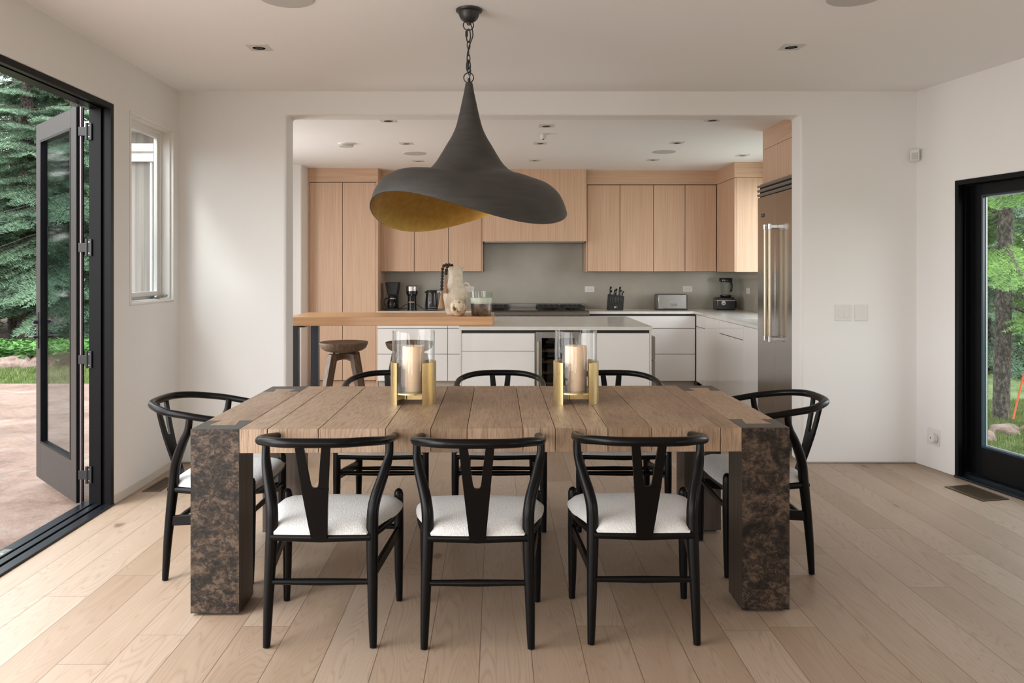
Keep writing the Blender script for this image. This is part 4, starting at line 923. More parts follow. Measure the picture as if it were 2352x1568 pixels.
# ------------------------------------------------------------------ stools
def make_stool(label, loc):
    t = thing('bar_stool', label, 'stool', loc, R(0), 'wooden stools at the bar', local=True); sh = .738
    m = MB(); r = .220
    m.lathe([(0, sh-.088), (.13, sh-.086), (.172, sh-.075), (.200, sh-.055), (.214, sh-.03), (.221, sh-.006), (.219, sh), (.205, sh+.0), (.16, sh-.010), (0, sh-.014)], (0, 0, 0), 48); m.build('seat', stool_wood, t, smooth=50)
    m = MB(); m.lathe([(0, sh-.100), (.062, sh-.100), (.062, sh-.0885), (0, sh-.0885)], (0, 0, 0), 24); m.build('swivel', black_metal, t)
    for k in range(4):
        a = R(45+8+90*k); ca, sa = math.cos(a), math.sin(a); m = MB()
        top = Vector((ca*.135, sa*.135, sh-.101)); bt = Vector((ca*.285, sa*.285, 0.0)); tx = Vector((-sa, ca, 0)); rd = Vector((ca, sa, 0))
        vs = []
        for p, w_, d_ in ((bt, .024, .022), (top, .031, .030)):
            vs += [p - tx*w_ - rd*d_, p + tx*w_ - rd*d_, p + tx*w_ + rd*d_, p - tx*w_ + rd*d_]
        m.add(vs, [(3, 2, 1, 0), (4, 5, 6, 7), (0, 1, 5, 4), (1, 2, 6, 5), (2, 3, 7, 6), (3, 0, 4, 7)]); m.build('leg', stool_wood, t, bevel=.004)
    m = MB()
    for a in (R(53), R(143)):
        M = Matrix.Rotation(a, 4, 'Z'); fr = lambda x, y, z, M=M: tuple(M @ Vector((x, y, z)))
        m.prism([(-.15, sh-.175), (-.06, sh-.160), (0, sh-.157), (.06, sh-.160), (.15, sh-.175), (.125, sh-.101), (-.125, sh-.101)], -.016, .016, 'y', fr)
    m.build('cross_apron', stool_wood, t, bevel=.002)
    return t
s0 = make_stool('round brown wooden bar stool with splayed legs in front of the pantry', (X(789.5, 6.98), 6.98, 0))
copy_thing(s0, (X(941, 6.98), 6.98, 0), R(20), 'round brown wooden bar stool mostly hidden behind the left candle holder')

# ------------------------------------------------------------------ things on the bar
VY = 6.87; vx = X(1046.5, VY)
t = thing('ceramic_vase', 'tall sand-coloured ceramic jug vase with a small handle on the bar', 'vase', (vx, VY, BZ))
m = MB(); vp = [(0, .994), (.072, .994), (.080, 1.0), (.092, 1.04), (.106, 1.10), (.1115, 1.155), (.109, 1.19), (.098, 1.225), (.080, 1.255), (.068, 1.285), (.064, 1.33), (.0635, 1.375), (.067, 1.405), (.074, 1.417), (.0755, 1.425), (.071, 1.428), (.060, 1.420), (.055, 1.39), (.054, 1.30), (0, 1.28)]
m.lathe(vp, (vx, VY, 0), 48); m.build('body', ceramic, t, smooth=60)
m = MB(); m.tube(catmull([(vx+.068, VY, 1.262), (vx+.090, VY, 1.277), (vx+.112, VY, 1.272), (vx+.126, VY, 1.248), (vx+.127, VY, 1.215), (vx+.118, VY, 1.185), (vx+.104, VY, 1.175)], 5), .0085, 12); m.build('handle', ceramic, t)
t = thing('bead_garland', 'black wooden bead garland with tan tassels draped over the vase rim', 'bead garland', (vx-.07, VY, 1.43))
def bp(cx_, cy_, Y): return P(1000+cx_/10.45, 590+cy_/10.45, Y=Y)
for (a, b, Yb) in [(200, 213, 6.80), (172, 290, 6.79), (168, 370, 6.785), (165, 450, 6.78), (162, 530, 6.78), (158, 610, 6.78), (155, 690, 6.78), (150, 768, 6.78),
                   (262, 190, 6.83), (285, 235, 6.795), (265, 315, 6.79), (258, 395, 6.785), (330, 188, 6.83), (395, 205, 6.86)]:
    m = MB(); q = bp(a, b, Yb); m.sphere(q, .0152, 14, 9); m.build('bead', bead_m, t)
def tassel(a, b0, b1, Y, hw):
    m = MB(); p0 = bp(a, b0, Y); p1 = bp(a, b1, Y); h = p0.z - p1.z
    m.lathe([(0, 0), (.006, -.002), (.0095, -.012), (.0075, -.026), (.011, -.05), (hw*.75, -h*.55), (hw, -h+.004), (hw*.8, -h), (0, -h)], (p0.x, p0.y, p0.z), 16)
    for i in range(len(m.v)):
        v = m.v[i]; ang = math.atan2(v.y-p0.y, v.x-p0.x); k = 1+.12*math.sin(ang*6+v.z*20); m.v[i] = Vector((p0.x+(v.x-p0.x)*k, p0.y+(v.y-p0.y)*k, v.z))
    m.build('tassel', tassel_m, t)
tassel(148, 808, 1245, 6.77, .028); tassel(252, 432, 872, 6.775, .018)
q = P(1052.3, 706.5, Y=6.70)
rnd = random.Random(3)
m = MB(); m.sphere((q.x, q.y, BZ+.0725), .0725, 40, 26)
from mathutils import noise as MN
for i in range(len(m.v)):
    d = m.v[i] - Vector((q.x, q.y, BZ+.0725)); k = MN.noise(d*38); m.v[i] = Vector((q.x, q.y, BZ+.0725)) + d*(1 + (.05*k if k > -.15 else .05*k-.06))
tag(m.build('decorative_ball', coral, smooth=60), 'cream pitted decorative ball in front of the vase on the bar', 'ornament')
gx, gy = X(1105.5, 6.76), 6.76
t = thing('glass_candle', 'wide candle in a glass with smoky mirrored base, on the bar right of the vase', 'candle', (gx, gy, BZ))
m = MB(); m.lathe([(0, BZ+.001), (.082, BZ+.001), (.086, BZ+.004), (.0955, BZ+.108), (.0945, BZ+.108), (.084, BZ+.008), (0, BZ+.008)], (gx, gy, 0), 48); m.build('mirrored_base', mercury, t, smooth=60)
m = MB(); m.lathe([(.0957, BZ+.109), (.1005, BZ+.212), (.0985, BZ+.213), (.0938, BZ+.109)], (gx, gy, 0), 48); m.build('glass_rim', jar_glass, t, smooth=60)
m = MB(); m.lathe([(0, BZ+.09), (.0925, BZ+.09), (.0965, BZ+.157), (0, BZ+.157)], (gx, gy, 0), 48); m.build('wax', wax_white, t)

# ------------------------------------------------------------------ counter appliances
def blk(m, px0, px1, py0, py1, Y, dep):
    a = P(px0, py1, Y=Y); b = P(px1, py0, Y=Y); m.box(a.x, b.x, Y, Y+dep, a.z, b.z); return m
zc = lambda py, Y: CH - (py-CY)/F*Y
# drip coffee maker
Y = 9.12; x = X(900.5, Y); t = thing('coffee_maker', 'black drip coffee maker with glass carafe on the left counter', 'coffee maker', (x, Y+.05, ZT))
m = MB(); m.box(x-.080, x+.080, Y-.06, Y+.15, ZT+.001, ZT+.026); m.box(x-.062, x+.062, Y+.085, Y+.15, ZT+.026, 1.10); m.build('base', black_pl, t, bevel=.006)
m = MB(); m.prism([(x-.078, 1.246), (x+.080, 1.246), (x+.060, 1.100), (x-.054, 1.100)], Y-.03, Y+.15, 'y'); m.build('filter_housing', black_rub, t, bevel=.006)
m = MB(); m.lathe([(0, ZT+.028), (.055, ZT+.028), (.061, ZT+.05), (.058, ZT+.10), (.040, ZT+.135), (.038, ZT+.15)], (x, Y+.01, 0), 28); c_ = m.build('carafe', smoke_glass, t, smooth=60)
m = MB(); m.lathe([(.040, ZT+.133), (.044, ZT+.140), (.044, ZT+.146), (.040, ZT+.150)], (x, Y+.01, 0), 28); m.build('band', chrome, c_)
m = MB(); m.lathe([(0, ZT+.150), (.042, ZT+.150), (.036, ZT+.168), (0, ZT+.172)], (x, Y+.01, 0), 24); m.build('lid', black_pl, c_)
m = MB(); m.tube(catmull([(x-.04, Y-.02, ZT+.145), (x-.078, Y-.04, ZT+.135), (x-.083, Y-.045, ZT+.08), (x-.062, Y-.03, ZT+.04)], 5), .007, 8); m.build('handle', black_pl, c_)
# pod machine
x = X(946.5, Y); t = thing('pod_coffee_machine', 'slim black pod coffee machine with chrome top between coffee maker and kettle', 'coffee machine', (x, Y, ZT))
m = MB(); m.lathe([(0, ZT+.001), (.062, ZT+.001), (.062, ZT+.008), (.052, ZT+.010), (.051, ZT+.16), (.056, ZT+.178), (0, ZT+.178)], (x, Y, 0), 32); m.build('body', black_pl, t, smooth=40)
m = MB(); m.lathe([(.056, ZT+.179), (.068, ZT+.195), (.0685, ZT+.232), (0, ZT+.232)], (x, Y, 0), 32); m.build('brew_head', black_pl, t)
m = MB(); m.lathe([(.0685, ZT+.233), (.0685, ZT+.283), (.058, ZT+.295), (.035, ZT+.300), (0, ZT+.300)], (x, Y, 0), 32); m.build('chrome_lid', steel, t)
m = MB(); m.box(x-.032, x+.032, Y-.0545, Y-.050, ZT+.092, ZT+.106); m.build('name_badge', chrome, t, bevel=.001)
m = MB(); m.lathe([(0, Y-.0715), (.005, Y-.0715), (.005, Y-.062), (0, Y-.062)], (x, 0, ZT+.186), 12, axis='y'); m.build('button', chrome, t)
# kettle
x = X(991.5, Y); t = thing('electric_kettle', 'black electric kettle with oval water window, behind the vase', 'kettle', (x, Y, ZT))
m = MB(); m.lathe([(0, ZT+.022), (.079, ZT+.022), (.080, ZT+.03), (.077, ZT+.09), (.068, ZT+.19), (.064, ZT+.232), (.058, ZT+.240), (0, ZT+.243)], (x, Y, 0), 36); m.build('body', black_pl, t)
m = MB(); m.lathe([(0, ZT+.001), (.076, ZT+.001), (.078, ZT+.010), (.074, ZT+.018), (0, ZT+.021)], (x, Y, 0), 36); m.build('base', black_pl, t)
m = MB(); m.lathe([(.078, ZT+.010), (.0802, ZT+.0125), (.078, ZT+.015)], (x, Y, 0), 36); m.lathe([(.079, ZT+.034), (.0812, ZT+.0365), (.0788, ZT+.039)], (x, Y, 0), 36); m.build('chrome_ring', chrome, t)
m = MB(); pts = []
for k in range(24):
    a = 2*math.pi*k/24; u = .011*math.cos(a); v = .011*math.sin(a) + (.047 if math.sin(a) > 0 else -.047); pts.append((x-.012+u, Y-.0735+(v+.05)*-.00, ZT+.145+v))
pts = [(p[0], Y-.0785+.09*(p[2]-ZT-.08)*.9, p[2]) for p in pts]
m.tube(pts, .0022, 6, closed=True); m.build('water_window_rim', chrome, t)
m = MB(); m.add([(x-.062, Y-.014, ZT+.228), (x-.062, Y+.014, ZT+.228), (x-.092, Y, ZT+.222), (x-.062, Y, ZT+.196)], [(0, 1, 2), (0, 2, 3), (1, 3, 2), (0, 3, 1)]); m.build('spout', black_pl, t)
m = MB(); m.tube(catmull([(x+.058, Y, ZT+.215), (x+.085, Y, ZT+.222), (x+.108, Y, ZT+.205), (x+.108, Y, ZT+.12), (x+.085, Y, ZT+.06)], 6), .009, 10); m.build('handle', chrome, t)
m = MB(); yb = 9.27
m.tube(catmull([(-1.30, yb, ZT+.012), (-1.26, yb, ZT+.045), (-1.18, yb+.01, ZT+.080), (-1.12, yb, ZT+.075), (-1.05, yb-.02, ZT+.03), (-1.01, yb-.03, ZT+.008), (-.94, yb-.02, ZT+.006), (-.90, yb-.05, ZT+.008)], 6), .0035, 8)
m.tube(catmull([(-1.30, yb, ZT+.010), (-1.24, yb-.01, ZT+.010), (-1.18, yb-.01, ZT+.03), (-1.12, yb, ZT+.06)], 6), .0035, 8)
tag(m.build('power_cable', black_rub), 'thin black power cable lying behind the coffee machines', 'cable')
# knife block
Y = 9.17; x0 = X(1396.5, Y); x1 = X(1433.5, Y); t = thing('knife_block', 'black knife block with upright knives right of the rangetop', 'knife block', ((x0+x1)/2, Y+.05, ZT))
sk = lambda xx, yy, zz: (xx + (zz-ZT)*.075, yy, zz)
m = MB(); m.prism([(x0, ZT+.001), (x1-.010, ZT+.001), (x1-.010, ZT+.165), (x0, ZT+.190)], Y, Y+.13, 'y', sk); m.build('block', black_rub, t, bevel=.004)
m = MB()
for k in range(8):
    xx = x0+.024+k*.0188; m.box(xx-.003, xx+.003, Y-.006, Y, ZT+.085, ZT+.155, sk)
m.build('steak_knife_handles', plain('grey_handles', (.10, .10, .10), .3, .5), t, bevel=.002)
m = MB(); m.box(x0+.072, x0+.108, Y-.003, Y+.001, ZT+.025, ZT+.046, sk); b_ = m.build('badge', chrome, t)
m = MB(); m.box(x0+.090, x0+.106, Y-.0038, Y-.003, ZT+.027, ZT+.044, sk); m.build('badge_mark', dark, b_)
KN = ['tallest black knife handle at the left end of the block', 'short black knife handle behind the tallest one at the left', 'plain rounded black handle in the middle of the block', 'black knife handle with a bright rivet, right of the middle one', 'tall black knife handle near the right of the block', 'short black knife handle behind the tall right one', 'smallest black knife handle at the right end of the block']
for (dx, h, y_) in ((.018, .280, .03), (.030, .235, .09), (.070, .245, .03), (.094, .255, .09), (.130, .278, .03), (.146, .240, .09), (.166, .228, .03)):
    k = thing('knife', KN.pop(0), 'knife', (x0+dx+.014, Y+y_, ZT+.18), 0, 'knives in the block')
    m = MB(); m.tube(catmull([(x0+dx+.012, Y+y_, ZT+.17), (x0+dx+.010, Y+y_, ZT+.20), (x0+dx+.016, Y+y_-.004, ZT+h-.025), (x0+dx+.022, Y+y_-.012, ZT+h)], 5), [.009, .011, .009, .012, .010], 10, flat=.6); m.build('handle', black_pl, k)
    m = MB(); m.sphere((x0+dx+.018, Y+y_-.016, ZT+h-.030), .0035, 8, 5); m.build('rivet', chrome, k)
# toaster
Y = 9.15; x0 = X(1508, Y); x1 = X(1580, Y); t = thing('toaster', 'wide brushed steel toaster with grey ends on the right counter', 'toaster', ((x0+x1)/2, Y+.08, ZT))
m = MB(); pr = [(x0, ZT+.006), (x1, ZT+.006), (x1, ZT+.175), (x1-.018, ZT+.192), (x0+.018, ZT+.192), (x0, ZT+.175)]; m.prism(pr, Y+.004, Y+.17, 'y'); m.build('shell', plain('graphite_plastic', (.075, .075, .072), .35), t, bevel=.006)
m = MB(); m.box(x0+.024, x1-.018, Y, Y+.006, ZT+.016, ZT+.184); m.build('front_panel', steel, t, bevel=.003)
m = MB(); m.prism([(x0+.004, ZT+.001), (x1-.004, ZT+.001), (x1-.004, ZT+.012), (x1-.05, ZT+.02), (x0+.09, ZT+.02), (x0+.06, ZT+.01), (x0+.004, ZT+.01)], Y-.002, Y+.16, 'y'); m.build('base', black_rub, t)
for k in range(4):
    m = MB(); m.lathe([(0, Y-.004), (.0058, Y-.004), (.007, Y+.001), (0, Y+.001)], (X(1540.5+4.4*k, Y), 0, zc(692.6, Y)), 14, axis='y'); m.build('button', chrome, t)
m = MB()
for k in range(5): m.box(X(1541+3*k, Y), X(1543+3*k, Y), Y-.0012, Y, zc(698.6, Y), zc(697.8, Y)); m.box(X(1542+3*k, Y), X(1543.6+3*k, Y), Y-.0012, Y, zc(701.8, Y), zc(701, Y))
m.build('marking', dark, t)
m = MB(); m.box(x1, x1+.016, Y+.06, Y+.085, ZT+.128, ZT+.136); m.build('lever', black_pl, t)
# blender
Y = 9.22; x = X(1667, Y); t = thing('blender', 'black stand blender with clear jar in the kitchen corner', 'blender', (x, Y, ZT))
m = MB(); x0 = X(1646.5, Y-.08); x1 = X(1689, Y-.08)
m.prism([(x0, ZT+.001), (x1, ZT+.001), (x1, ZT+.125), (x1-.02, ZT+.155), (x0+.02, ZT+.155), (x0, ZT+.125)], Y-.09, Y+.10, 'y'); m.build('motor_base', black_pl, t, bevel=.012)
m = MB(); m.box(x0-.001, x1+.001, Y-.092, Y+.102, ZT+.108, ZT+.124); m.build('silver_band', steel, t, bevel=.006)
m = MB(); m.lathe([(0, Y-.094), (.024, Y-.094), (.026, Y-.088), (0, Y-.088)], (X(1657.2, Y), 0, zc(695.3, Y)), 28, axis='y'); b_ = m.build('emblem', plain('pale_silver', (.6, .6, .58), .3, .6), t)
m = MB(); m.box(X(1654.2, Y), X(1660.2, Y), Y-.0952, Y-.0938, zc(697.4, Y), zc(695.9, Y)); m.box(X(1655, Y), X(1659.2, Y), Y-.0952, Y-.0938, zc(694.2, Y), zc(693.4, Y)); m.build('emblem_mark', dark, b_)
m = MB(); m.tube(catmull([(x1-.004, Y, ZT+.115), (x1+.026, Y, ZT+.105), (x1+.026, Y, ZT+.03), (x1-.002, Y, ZT+.015)], 5), .010, 8); m.build('side_knob', black_pl, t)
jx = X(1666.8, Y)
m = MB(); m.lathe([(0, ZT+.156), (.062, ZT+.156), (.068, ZT+.168), (.066, ZT+.182), (0, ZT+.184)], (jx, Y, 0), 28); m.build('collar', black_pl, t)
m = MB(); m.lathe([(.050, ZT+.185), (.056, ZT+.20), (.066, ZT+.34), (.064, ZT+.34), (.053, ZT+.20), (.047, ZT+.186)], (jx, Y, 0), 28); m.build('jar', jar_glass, t, smooth=60)
m = MB(); m.lathe([(.064, ZT+.335), (.078, ZT+.345), (.080, ZT+.375), (.074, ZT+.385), (0, ZT+.388)], (jx, Y, 0), 28); m.build('lid', black_pl, t)
m = MB(); m.tube(catmull([(jx+.045, Y-.055, ZT+.34), (jx+.050, Y-.070, ZT+.30), (jx+.046, Y-.070, ZT+.24), (jx+.045, Y-.06, ZT+.225)], 5), [.014, .015, .014, .012], 10); m.build('jar_handle', black_pl, t)

# ------------------------------------------------------------------ refrigerator
FX, FY0, FY1 = 2.160, 5.725, 6.570; FM = 6.145
t = thing('refrigerator', 'tall built-in stainless French-door refrigerator just past the opening on the right', 'refrigerator', (2.5, 6.15, 0))
fst = NT('fridge_steel'); _x, _y, _z = fst.pos(); _n = fst.noise(fst.xyz(fst.math('MULTIPLY', _x, 3.), fst.math('MULTIPLY', _y, 3.), fst.math('MULTIPLY', _z, 260.)), 1, 2)
fst.P(Base_Color=(.47, .45, .43, 1), Metallic=1.0, Roughness=fst.math('MULTIPLY_ADD', _n, .06, .15)); fst = fst.m
m = MB(); m.box(FX+.045, XRW, FY0, FY1, .0, 2.13); m.build('cabinet', steel_dark, t)
for (a, b) in ((FY0+.002, FM-.002), (FM+.002, FY1-.002)):
    m = MB(); m.box(FX, FX+.044, a, b, .10, 2.015); m.build('door', fst, t, bevel=.003)
m = MB(); m.box(FX+.03, FX+.044, FY0, FY1, 0, .095); m.build('kick_plate', black_metal, t)
m = MB(); m.box(FX+.02, FX+.044, FY0, FY1, 2.02, 2.13); m.build('grille_back', dark, t)
for z in (2.022, 2.060, 2.098):
    m = MB(); m.prism([(FX+.002, z), (FX+.030, z+.008), (FX+.030, z+.012), (FX-.004, z+.022), (FX-.006, z+.018)], FY0, FY1, 'y'); m.build('grille_louver', steel_dark, t)
for y in (FM-.055, FM+.055):
    m = MB(); m.tube([(FX-.062, y, .86), (FX-.062, y, 1.735)], .0135, 18); h = m.build('handle', steel_warm, t)
    m = MB()
    for z in (.845, 1.745): m.tube([(FX-.062, y, z-.022), (FX-.062, y, z+.022)], .0165, 18); m.box(FX-.062, FX, y-.012, y+.012, z-.014, z+.014)
    m.build('handle_bracket', steel, h, bevel=.002)
m = MB(); m.box(FX-.003, FX, 6.40, 6.475, 1.842, 1.872); b_ = m.build('badge', black_metal, t)
fc = bpy.data.curves.new('badge_text', 'FONT'); fc.body = 'VIKING'; fc.size = .020; fc.align_x = 'CENTER'; fc.align_y = 'CENTER'; fc.extrude = .0004
fo = bpy.data.objects.new('badge_text', fc); COL.objects.link(fo); bpy.context.view_layer.update()
tm = bpy.data.meshes.new_from_object(fo.evaluated_get(bpy.context.evaluated_depsgraph_get())); bpy.data.objects.remove(fo)
fo = bpy.data.objects.new('badge_lettering', tm); COL.objects.link(fo); tm.materials.clear(); tm.materials.append(chrome); fo.parent = b_
fo.location = Vector((FX-.0036, 6.4375, 1.857)) - OFF[b_.name]; fo.rotation_euler = (R(90), 0, R(-90))
# cabinet over the fridge
t = thing('wall_cabinet', 'oak cabinet above the refrigerator, at the right edge of the opening', 'cabinet', (2.5, 6.15, 2.14), 0, gw)
m = MB(); m.box(2.225, XRW, FY0, FY1, 2.135, KC-.001); m.build('carcass', oak_v, t)
m = MB(); m.box(2.204, 2.224, FY0+.001, FM-.001, 2.137, 2.425); m.build('door', oak_v, t); m = MB(); m.box(2.204, 2.224, FM+.001, FY1-.001, 2.137, 2.425); m.build('door', oak_v, t)
m = MB(); m.box(2.203, 2.224, FY0, FY1, 2.428, KC-.001); m.build('top_filler', oak_hy, t)
m = MB(); m.box(2.215, XRW, FY1+.001, FY1+.014, .0, .883); struct(m, 'trim_8', white_gloss_edge)

# ------------------------------------------------------------------ exterior
m = MB(); m.box(-40, 40, -30, 60, -.20, -.07); struct(m, 'lawn_ground', soil)
m = MB(); m.box(-30, -2.35, -12, 9.55, -.07, -.028); m.box(-2.35, 12, -12, -4.2, -.07, -.028); struct(m, 'patio_ground', patio_m)
m = MB(); m.box(-3.05, -2.50, 5.68, 5.72, -.05, 3.0); struct(m, 'wall_exterior_wing', siding)
m = MB(); m.box(-3.06, -2.50, 5.64, 5.68, 2.20, 2.27); m.box(-3.06, -2.50, 5.61, 5.68, 2.27, 2.33); m.box(-3.06, -3.0, 5.65, 5.68, -.05, 2.20); m.box(-2.655, -2.64, 5.66, 5.68, -.05, 2.20); struct(m, 'trim_9', white_trim, bevel=.003)
m = MB(); m.box(-3.06, -2.50, 5.45, 5.68, 2.42, 2.46); struct(m, 'trim_10', plain('pale_soffit', (.62, .66, .68), .6))

rng = np.random.default_rng(11)
def branch_template(r, drop=.22):
    tris = []; stems = []
    ts = np.linspace(.10, .98, 24)
    def along(p, d, ln, nlen, step, wd):
        n = max(2, int(ln/step)); q = (np.arange(n)+r.random(n)*.6)/n*ln
        side = np.cross(d, [0, 0, 1.]); side /= np.linalg.norm(side)+1e-9
        for sgn in (-1, 1, 0):
            for t_ in q:
                b = p + d*t_; l = nlen*(.7+.6*r.random()); dirv = d*.75 + (side*sgn*.75 if sgn else np.array([0, 0, .7])) + np.array([0, 0, .25*(r.random()-.3)])
                dirv /= np.linalg.norm(dirv); wv = d*wd
                tris.append([b - wv, b + wv, b + dirv*l])
    prev = np.array([0, 0, 0.])
    for i, t_ in enumerate(ts):
        z = -drop*t_**1.3 + .10*max(0, t_-.7); c = np.array([t_, .03*math.sin(t_*5), z])
        d0 = c - prev; d0 /= np.linalg.norm(d0)+1e-9; along(prev, d0, np.linalg.norm(c-prev), .035, .016, .005); prev = c
        for s in (-1, 1):
            ln = (.34*(1-t_)**.7 + .05)*(.75+.5*r.random()); ang = R(48+14*r.random())
            d = np.array([math.cos(ang), s*math.sin(ang), -.25-.25*r.random()]); d /= np.linalg.norm(d)
            along(c, d, ln, .034, .019, .006); stems.append((c, c+d*ln))
            if ln > .16:
                for u in (.4, .7):
                    for s2 in (-1, 1):
                        a2 = math.atan2(d[1], d[0]) + s2*R(40); e = np.array([math.cos(a2), math.sin(a2), -.35]); e /= np.linalg.norm(e)
                        along(c+d*ln*u, e, ln*.34, .030, .022, .006)
    return np.array(tris)
TEMPL = [branch_template(rng, .16+.08*k) for k in range(3)]
print('tri per branch', [len(x) for x in TEMPL])
def spruce_meshes(seed, H, R0, base, whorl=.33, per=5, tr=.13, sky=1.0, lean=(0, 0)):
    r = np.random.default_rng(seed); T = []; m = MB()
    m.tube([(0, 0, -.1), (lean[0]*.2, lean[1]*.2, H*.2), (lean[0]*.5, lean[1]*.5, H*.5), (lean[0], lean[1], H)], [tr*1.15, tr, tr*.7, .015], 14)
    h = base
    while h < H-.2:
        for k in range(per):
            a = r.random()*2*math.pi; L = max(.25, R0*(1-h/H)**.85*(.75+.45*r.random())) if sky else R0
            t_ = TEMPL[r.integers(3)].copy()*L; pitch = R(10-25*(1-h/H)+8*(r.random()-.5))
            ca, sa, cp, sp = math.cos(a), math.sin(a), math.cos(pitch), math.sin(pitch)
            x, y, z = t_[..., 0].copy(), t_[..., 1].copy(), t_[..., 2].copy()
            x2 = x*cp - z*sp; z2 = x*sp + z*cp; hh = h + (r.random()-.5)*.25; f = hh/H
            T.append(np.stack([x2*ca - y*sa + lean[0]*f, x2*sa + y*ca + lean[1]*f, z2 + hh], -1))
            m.tube([(lean[0]*f, lean[1]*f, hh), (lean[0]*f+ca*L*.5*cp, lean[1]*f+sa*L*.5*cp, hh+L*.5*sp-.06*L), (lean[0]*f+ca*L*.95*cp, lean[1]*f+sa*L*.95*cp, hh+L*.95*sp-.16*L)], [.014+.006*L, .010, .003], 5, cap=False)
        h += whorl*(.8+.4*r.random())
    A = np.concatenate(T).reshape(-1, 3)
    me = bpy.data.meshes.new('foliage'); n = len(A); me.vertices.add(n); me.vertices.foreach_set('co', A.astype(np.float32).ravel())
    me.loops.add(n); me.loops.foreach_set('vertex_index', np.arange(n, dtype=np.int32)); me.polygons.add(n//3)
    me.polygons.foreach_set('loop_start', np.arange(0, n, 3, dtype=np.int32)); me.update(calc_edges=True); me.validate()
    return me, m
def plant_tree(me, mtrunk, loc, rz, label, group, mat, sc=1.0):
    t = thing('spruce_tree', label, 'tree', loc, rz, group, local=True); t.scale = (sc, sc, sc)
    f = bpy.data.objects.new('foliage', me); COL.objects.link(f); f.parent = t
    if not me.materials: me.materials.append(mat)
    if isinstance(mtrunk, MB): tr_o = mtrunk.build('trunk', bark, t, weld=False); 
    else: tr_o = mtrunk.copy(); COL.objects.link(tr_o); tr_o.parent = t
    return t, tr_o
gt = 'spruces beyond the stone patio'
meA, mA = spruce_meshes(1, 9.0, 2.5, 1.25, .34, 5, .15)
meB, mB_ = spruce_meshes(2, 8.0, 2.1, 1.0, .36, 5, .12)
tA, trA = plant_tree(meA, mA, (-9.2, 14.6, -.07), 0, 'large blue-green spruce at the left picture edge, behind the leafy border', gt, needle_a)
plant_tree(meA, trA, (-8.0, 16.2, -.07), 2.1, 'tall spruce seen above the open folding door leaf', gt, needle_a)
tB, trB = plant_tree(meB, mB_, (-8.25, 14.5, -.07), .7, 'spruce with a bare lower trunk behind the door leaf outer edge', gt, needle_a)
plant_tree(meB, trB, (-10.6, 16.4, -.07), 2.9, 'spruce further back between the two front trunks', gt, needle_a)
for i, (x, y, rz, sc, me_, tr_) in enumerate([(-11.8, 19.5, 1., 1.1, meA, trA), (-9.6, 20.5, 4., 1.2, meA, trA), (-13.5, 21.5, 2., 1.2, meB, trB), (-11.2, 24., 5., 1.4, meA, trA), (-14.5, 25., 3., 1.4, meB, trB), (-13., 18.5, .4, 1.1, meB, trB), (-8., 19.0, .4, 1.1, meB, trB), (-14.5, 13.5, 1.7, 1.2, meA, trA), (-16.5, 10.0, 3.1, 1.3, meB, trB), (-18., 13., 5.1, 1.4, meA, trA), (-19., 7.5, .9, 1.4, meB, trB)]):  # last four: trees out of view, added for the reflection in the door glass
    plant_tree(me_, tr_, (x, y, -.07), rz, 'dark spruce deep in the woods behind the front spruces', 'deep woods spruces', needle_a, sc)
meC, mC = spruce_meshes(5, 7.5, 1.35, 1.25, .36, 4, .066, lean=(.20, .0))
meD, mD = spruce_meshes(6, 7.0, 1.9, .5, .40, 5, .09)
plant_tree(meC, mC, (4.87, 7.52, -.07), 0, 'spruce with a speckled grey trunk just outside the right glazed door', 'spruces outside the right door', needle_b)
tD, trD = plant_tree(meD, mD, (7.0, 11.2, -.07), 1.3, 'blue-green spruce behind the speckled trunk, seen through the right door', 'spruces outside the right door', needle_a)
plant_tree(meD, trD, (9.3, 13.5, -.07), 3.3, 'fuller spruce at the far right edge, seen through the right door', 'spruces outside the right door', needle_a)

def blades(name, region, n, h, wd, mat, z0, label, cat, seed, leafy=False):
    r = np.random.default_rng(seed); x = r.uniform(region[0], region[1], n); y = r.uniform(region[2], region[3], n)
    if leafy:
        zz = z0 + r.random(n)**.6*h; a = r.random(n)*6.28; s = wd*(.6+.8*r.random(n)); til = (r.random(n)-.3)*.9
        c = np.stack([x, y, zz], -1); d = np.stack([np.cos(a), np.sin(a), til], -1); sd = np.stack([-np.sin(a), np.cos(a), np.zeros(n)], -1)
        V = np.stack([c - d*s[:, None], c + sd*s[:, None]*.6, c + d*s[:, None]*1.2, c - sd*s[:, None]*.6], 1).reshape(-1, 3); k = 4
    else:
        a = r.random(n)*6.28; hh = h*(.5+r.random(n)); b = np.stack([x, y, np.full(n, z0)], -1); sd = np.stack([np.cos(a), np.sin(a), np.zeros(n)], -1)*wd
        tip = b + np.stack([(r.random(n)-.5)*hh, (r.random(n)-.5)*hh, hh], -1); V = np.stack([b-sd, b+sd, tip], 1).reshape(-1, 3); k = 3
    me = bpy.data.meshes.new(name); N = len(V); me.vertices.add(N); me.vertices.foreach_set('co', V.astype(np.float32).ravel()); me.loops.add(N)
    me.loops.foreach_set('vertex_index', np.arange(N, dtype=np.int32)); me.polygons.add(N//k); me.polygons.foreach_set('loop_start', np.arange(0, N, k, dtype=np.int32)); me.update(calc_edges=True); me.validate()
    o = bpy.data.objects.new(name, me); COL.objects.link(o); me.materials.append(mat); return tag(o, label, cat, kind='stuff')
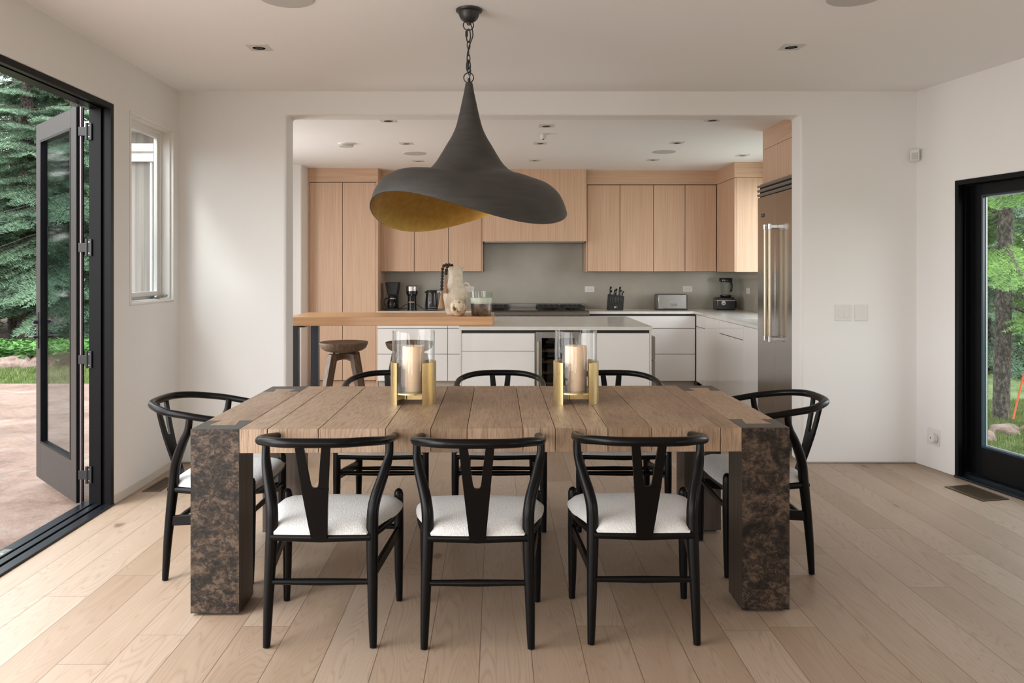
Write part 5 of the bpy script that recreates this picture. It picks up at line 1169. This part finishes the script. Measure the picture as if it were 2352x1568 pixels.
blades('grass', (-9.5, -4.6, 9.5, 12.0), 26000, .055, .008, grass_m, -.075, 'strip of patchy grass along the far edge of the stone patio', 'grass', 1)
blades('ground_cover_leaves', (-9.6, -6.2, 11.3, 12.9), 9000, .30, .045, leaf_m, -.06, 'bright green leafy ground cover behind the rocks, left of the door leaf', 'ground cover', 2, True)
blades('undergrowth_leaves', (-14, -6.5, 17.2, 18.2), 9000, 1.3, .05, yellow_leaf, -.05, 'yellow-green undergrowth between the spruce trunks', 'undergrowth', 5, True)
blades('moss_grass', (3.5, 6.6, 5.0, 8.6), 60000, .030, .005, grass_m, -.075, 'mossy grass outside the right glazed door', 'grass', 3)
blades('shrub_leaves', (7.5, 13, 13.5, 16.5), 26000, 3.2, .07, yellow_leaf, 0, 'sunlit yellow-green shrubs far outside the right door', 'shrubs', 4, True)
def rock(c, s, label, seed, group):
    m = MB(); m.sphere((0, 0, 0), 1, 20, 12)
    for i in range(len(m.v)):
        v = m.v[i]; k = 1 + .35*MN.noise(v*1.3 + Vector((seed, 0, 0))) + .12*MN.noise(v*4 + Vector((seed, 5, 0))); m.v[i] = Vector((v.x*s[0]*k + c[0], v.y*s[1]*k + c[1], v.z*s[2]*k + c[2]))
    tag(m.build('rock', rock_m, smooth=30), label, 'rock', group)
rock((-7.33, 11.35, -.02), (.30, .2, .15), 'rounded pinkish rock at the grass edge, left of the door leaf', 3, 'garden rocks')
rock((-6.98, 11.45, -.02), (.22, .18, .14), 'smaller pinkish rock touching the door leaf side of the rounded rock', 9, 'garden rocks')
rock((4.47, 6.86, -.06), (.15, .10, .07), 'flat pale rock in the moss outside the right door', 5, 'garden rocks')
rock((4.12, 6.60, -.06), (.10, .10, .08), 'dark small rock against the glass edge outside the right door', 6, 'garden rocks')
rock((4.78, 6.95, -.06), (.10, .08, .06), 'small grey rock at the right end of the flat pale rock', 8, 'garden rocks')
a = P(2327, 962, Y=7.3); b = a + Vector((.19, .0, .80)); m = MB(); m.tube([a, b], .008, 10); t = thing('garden_stake', 'leaning orange stake beside the spruce outside the right door', 'stake', tuple(a)); m.build('pole', orange_m, t)
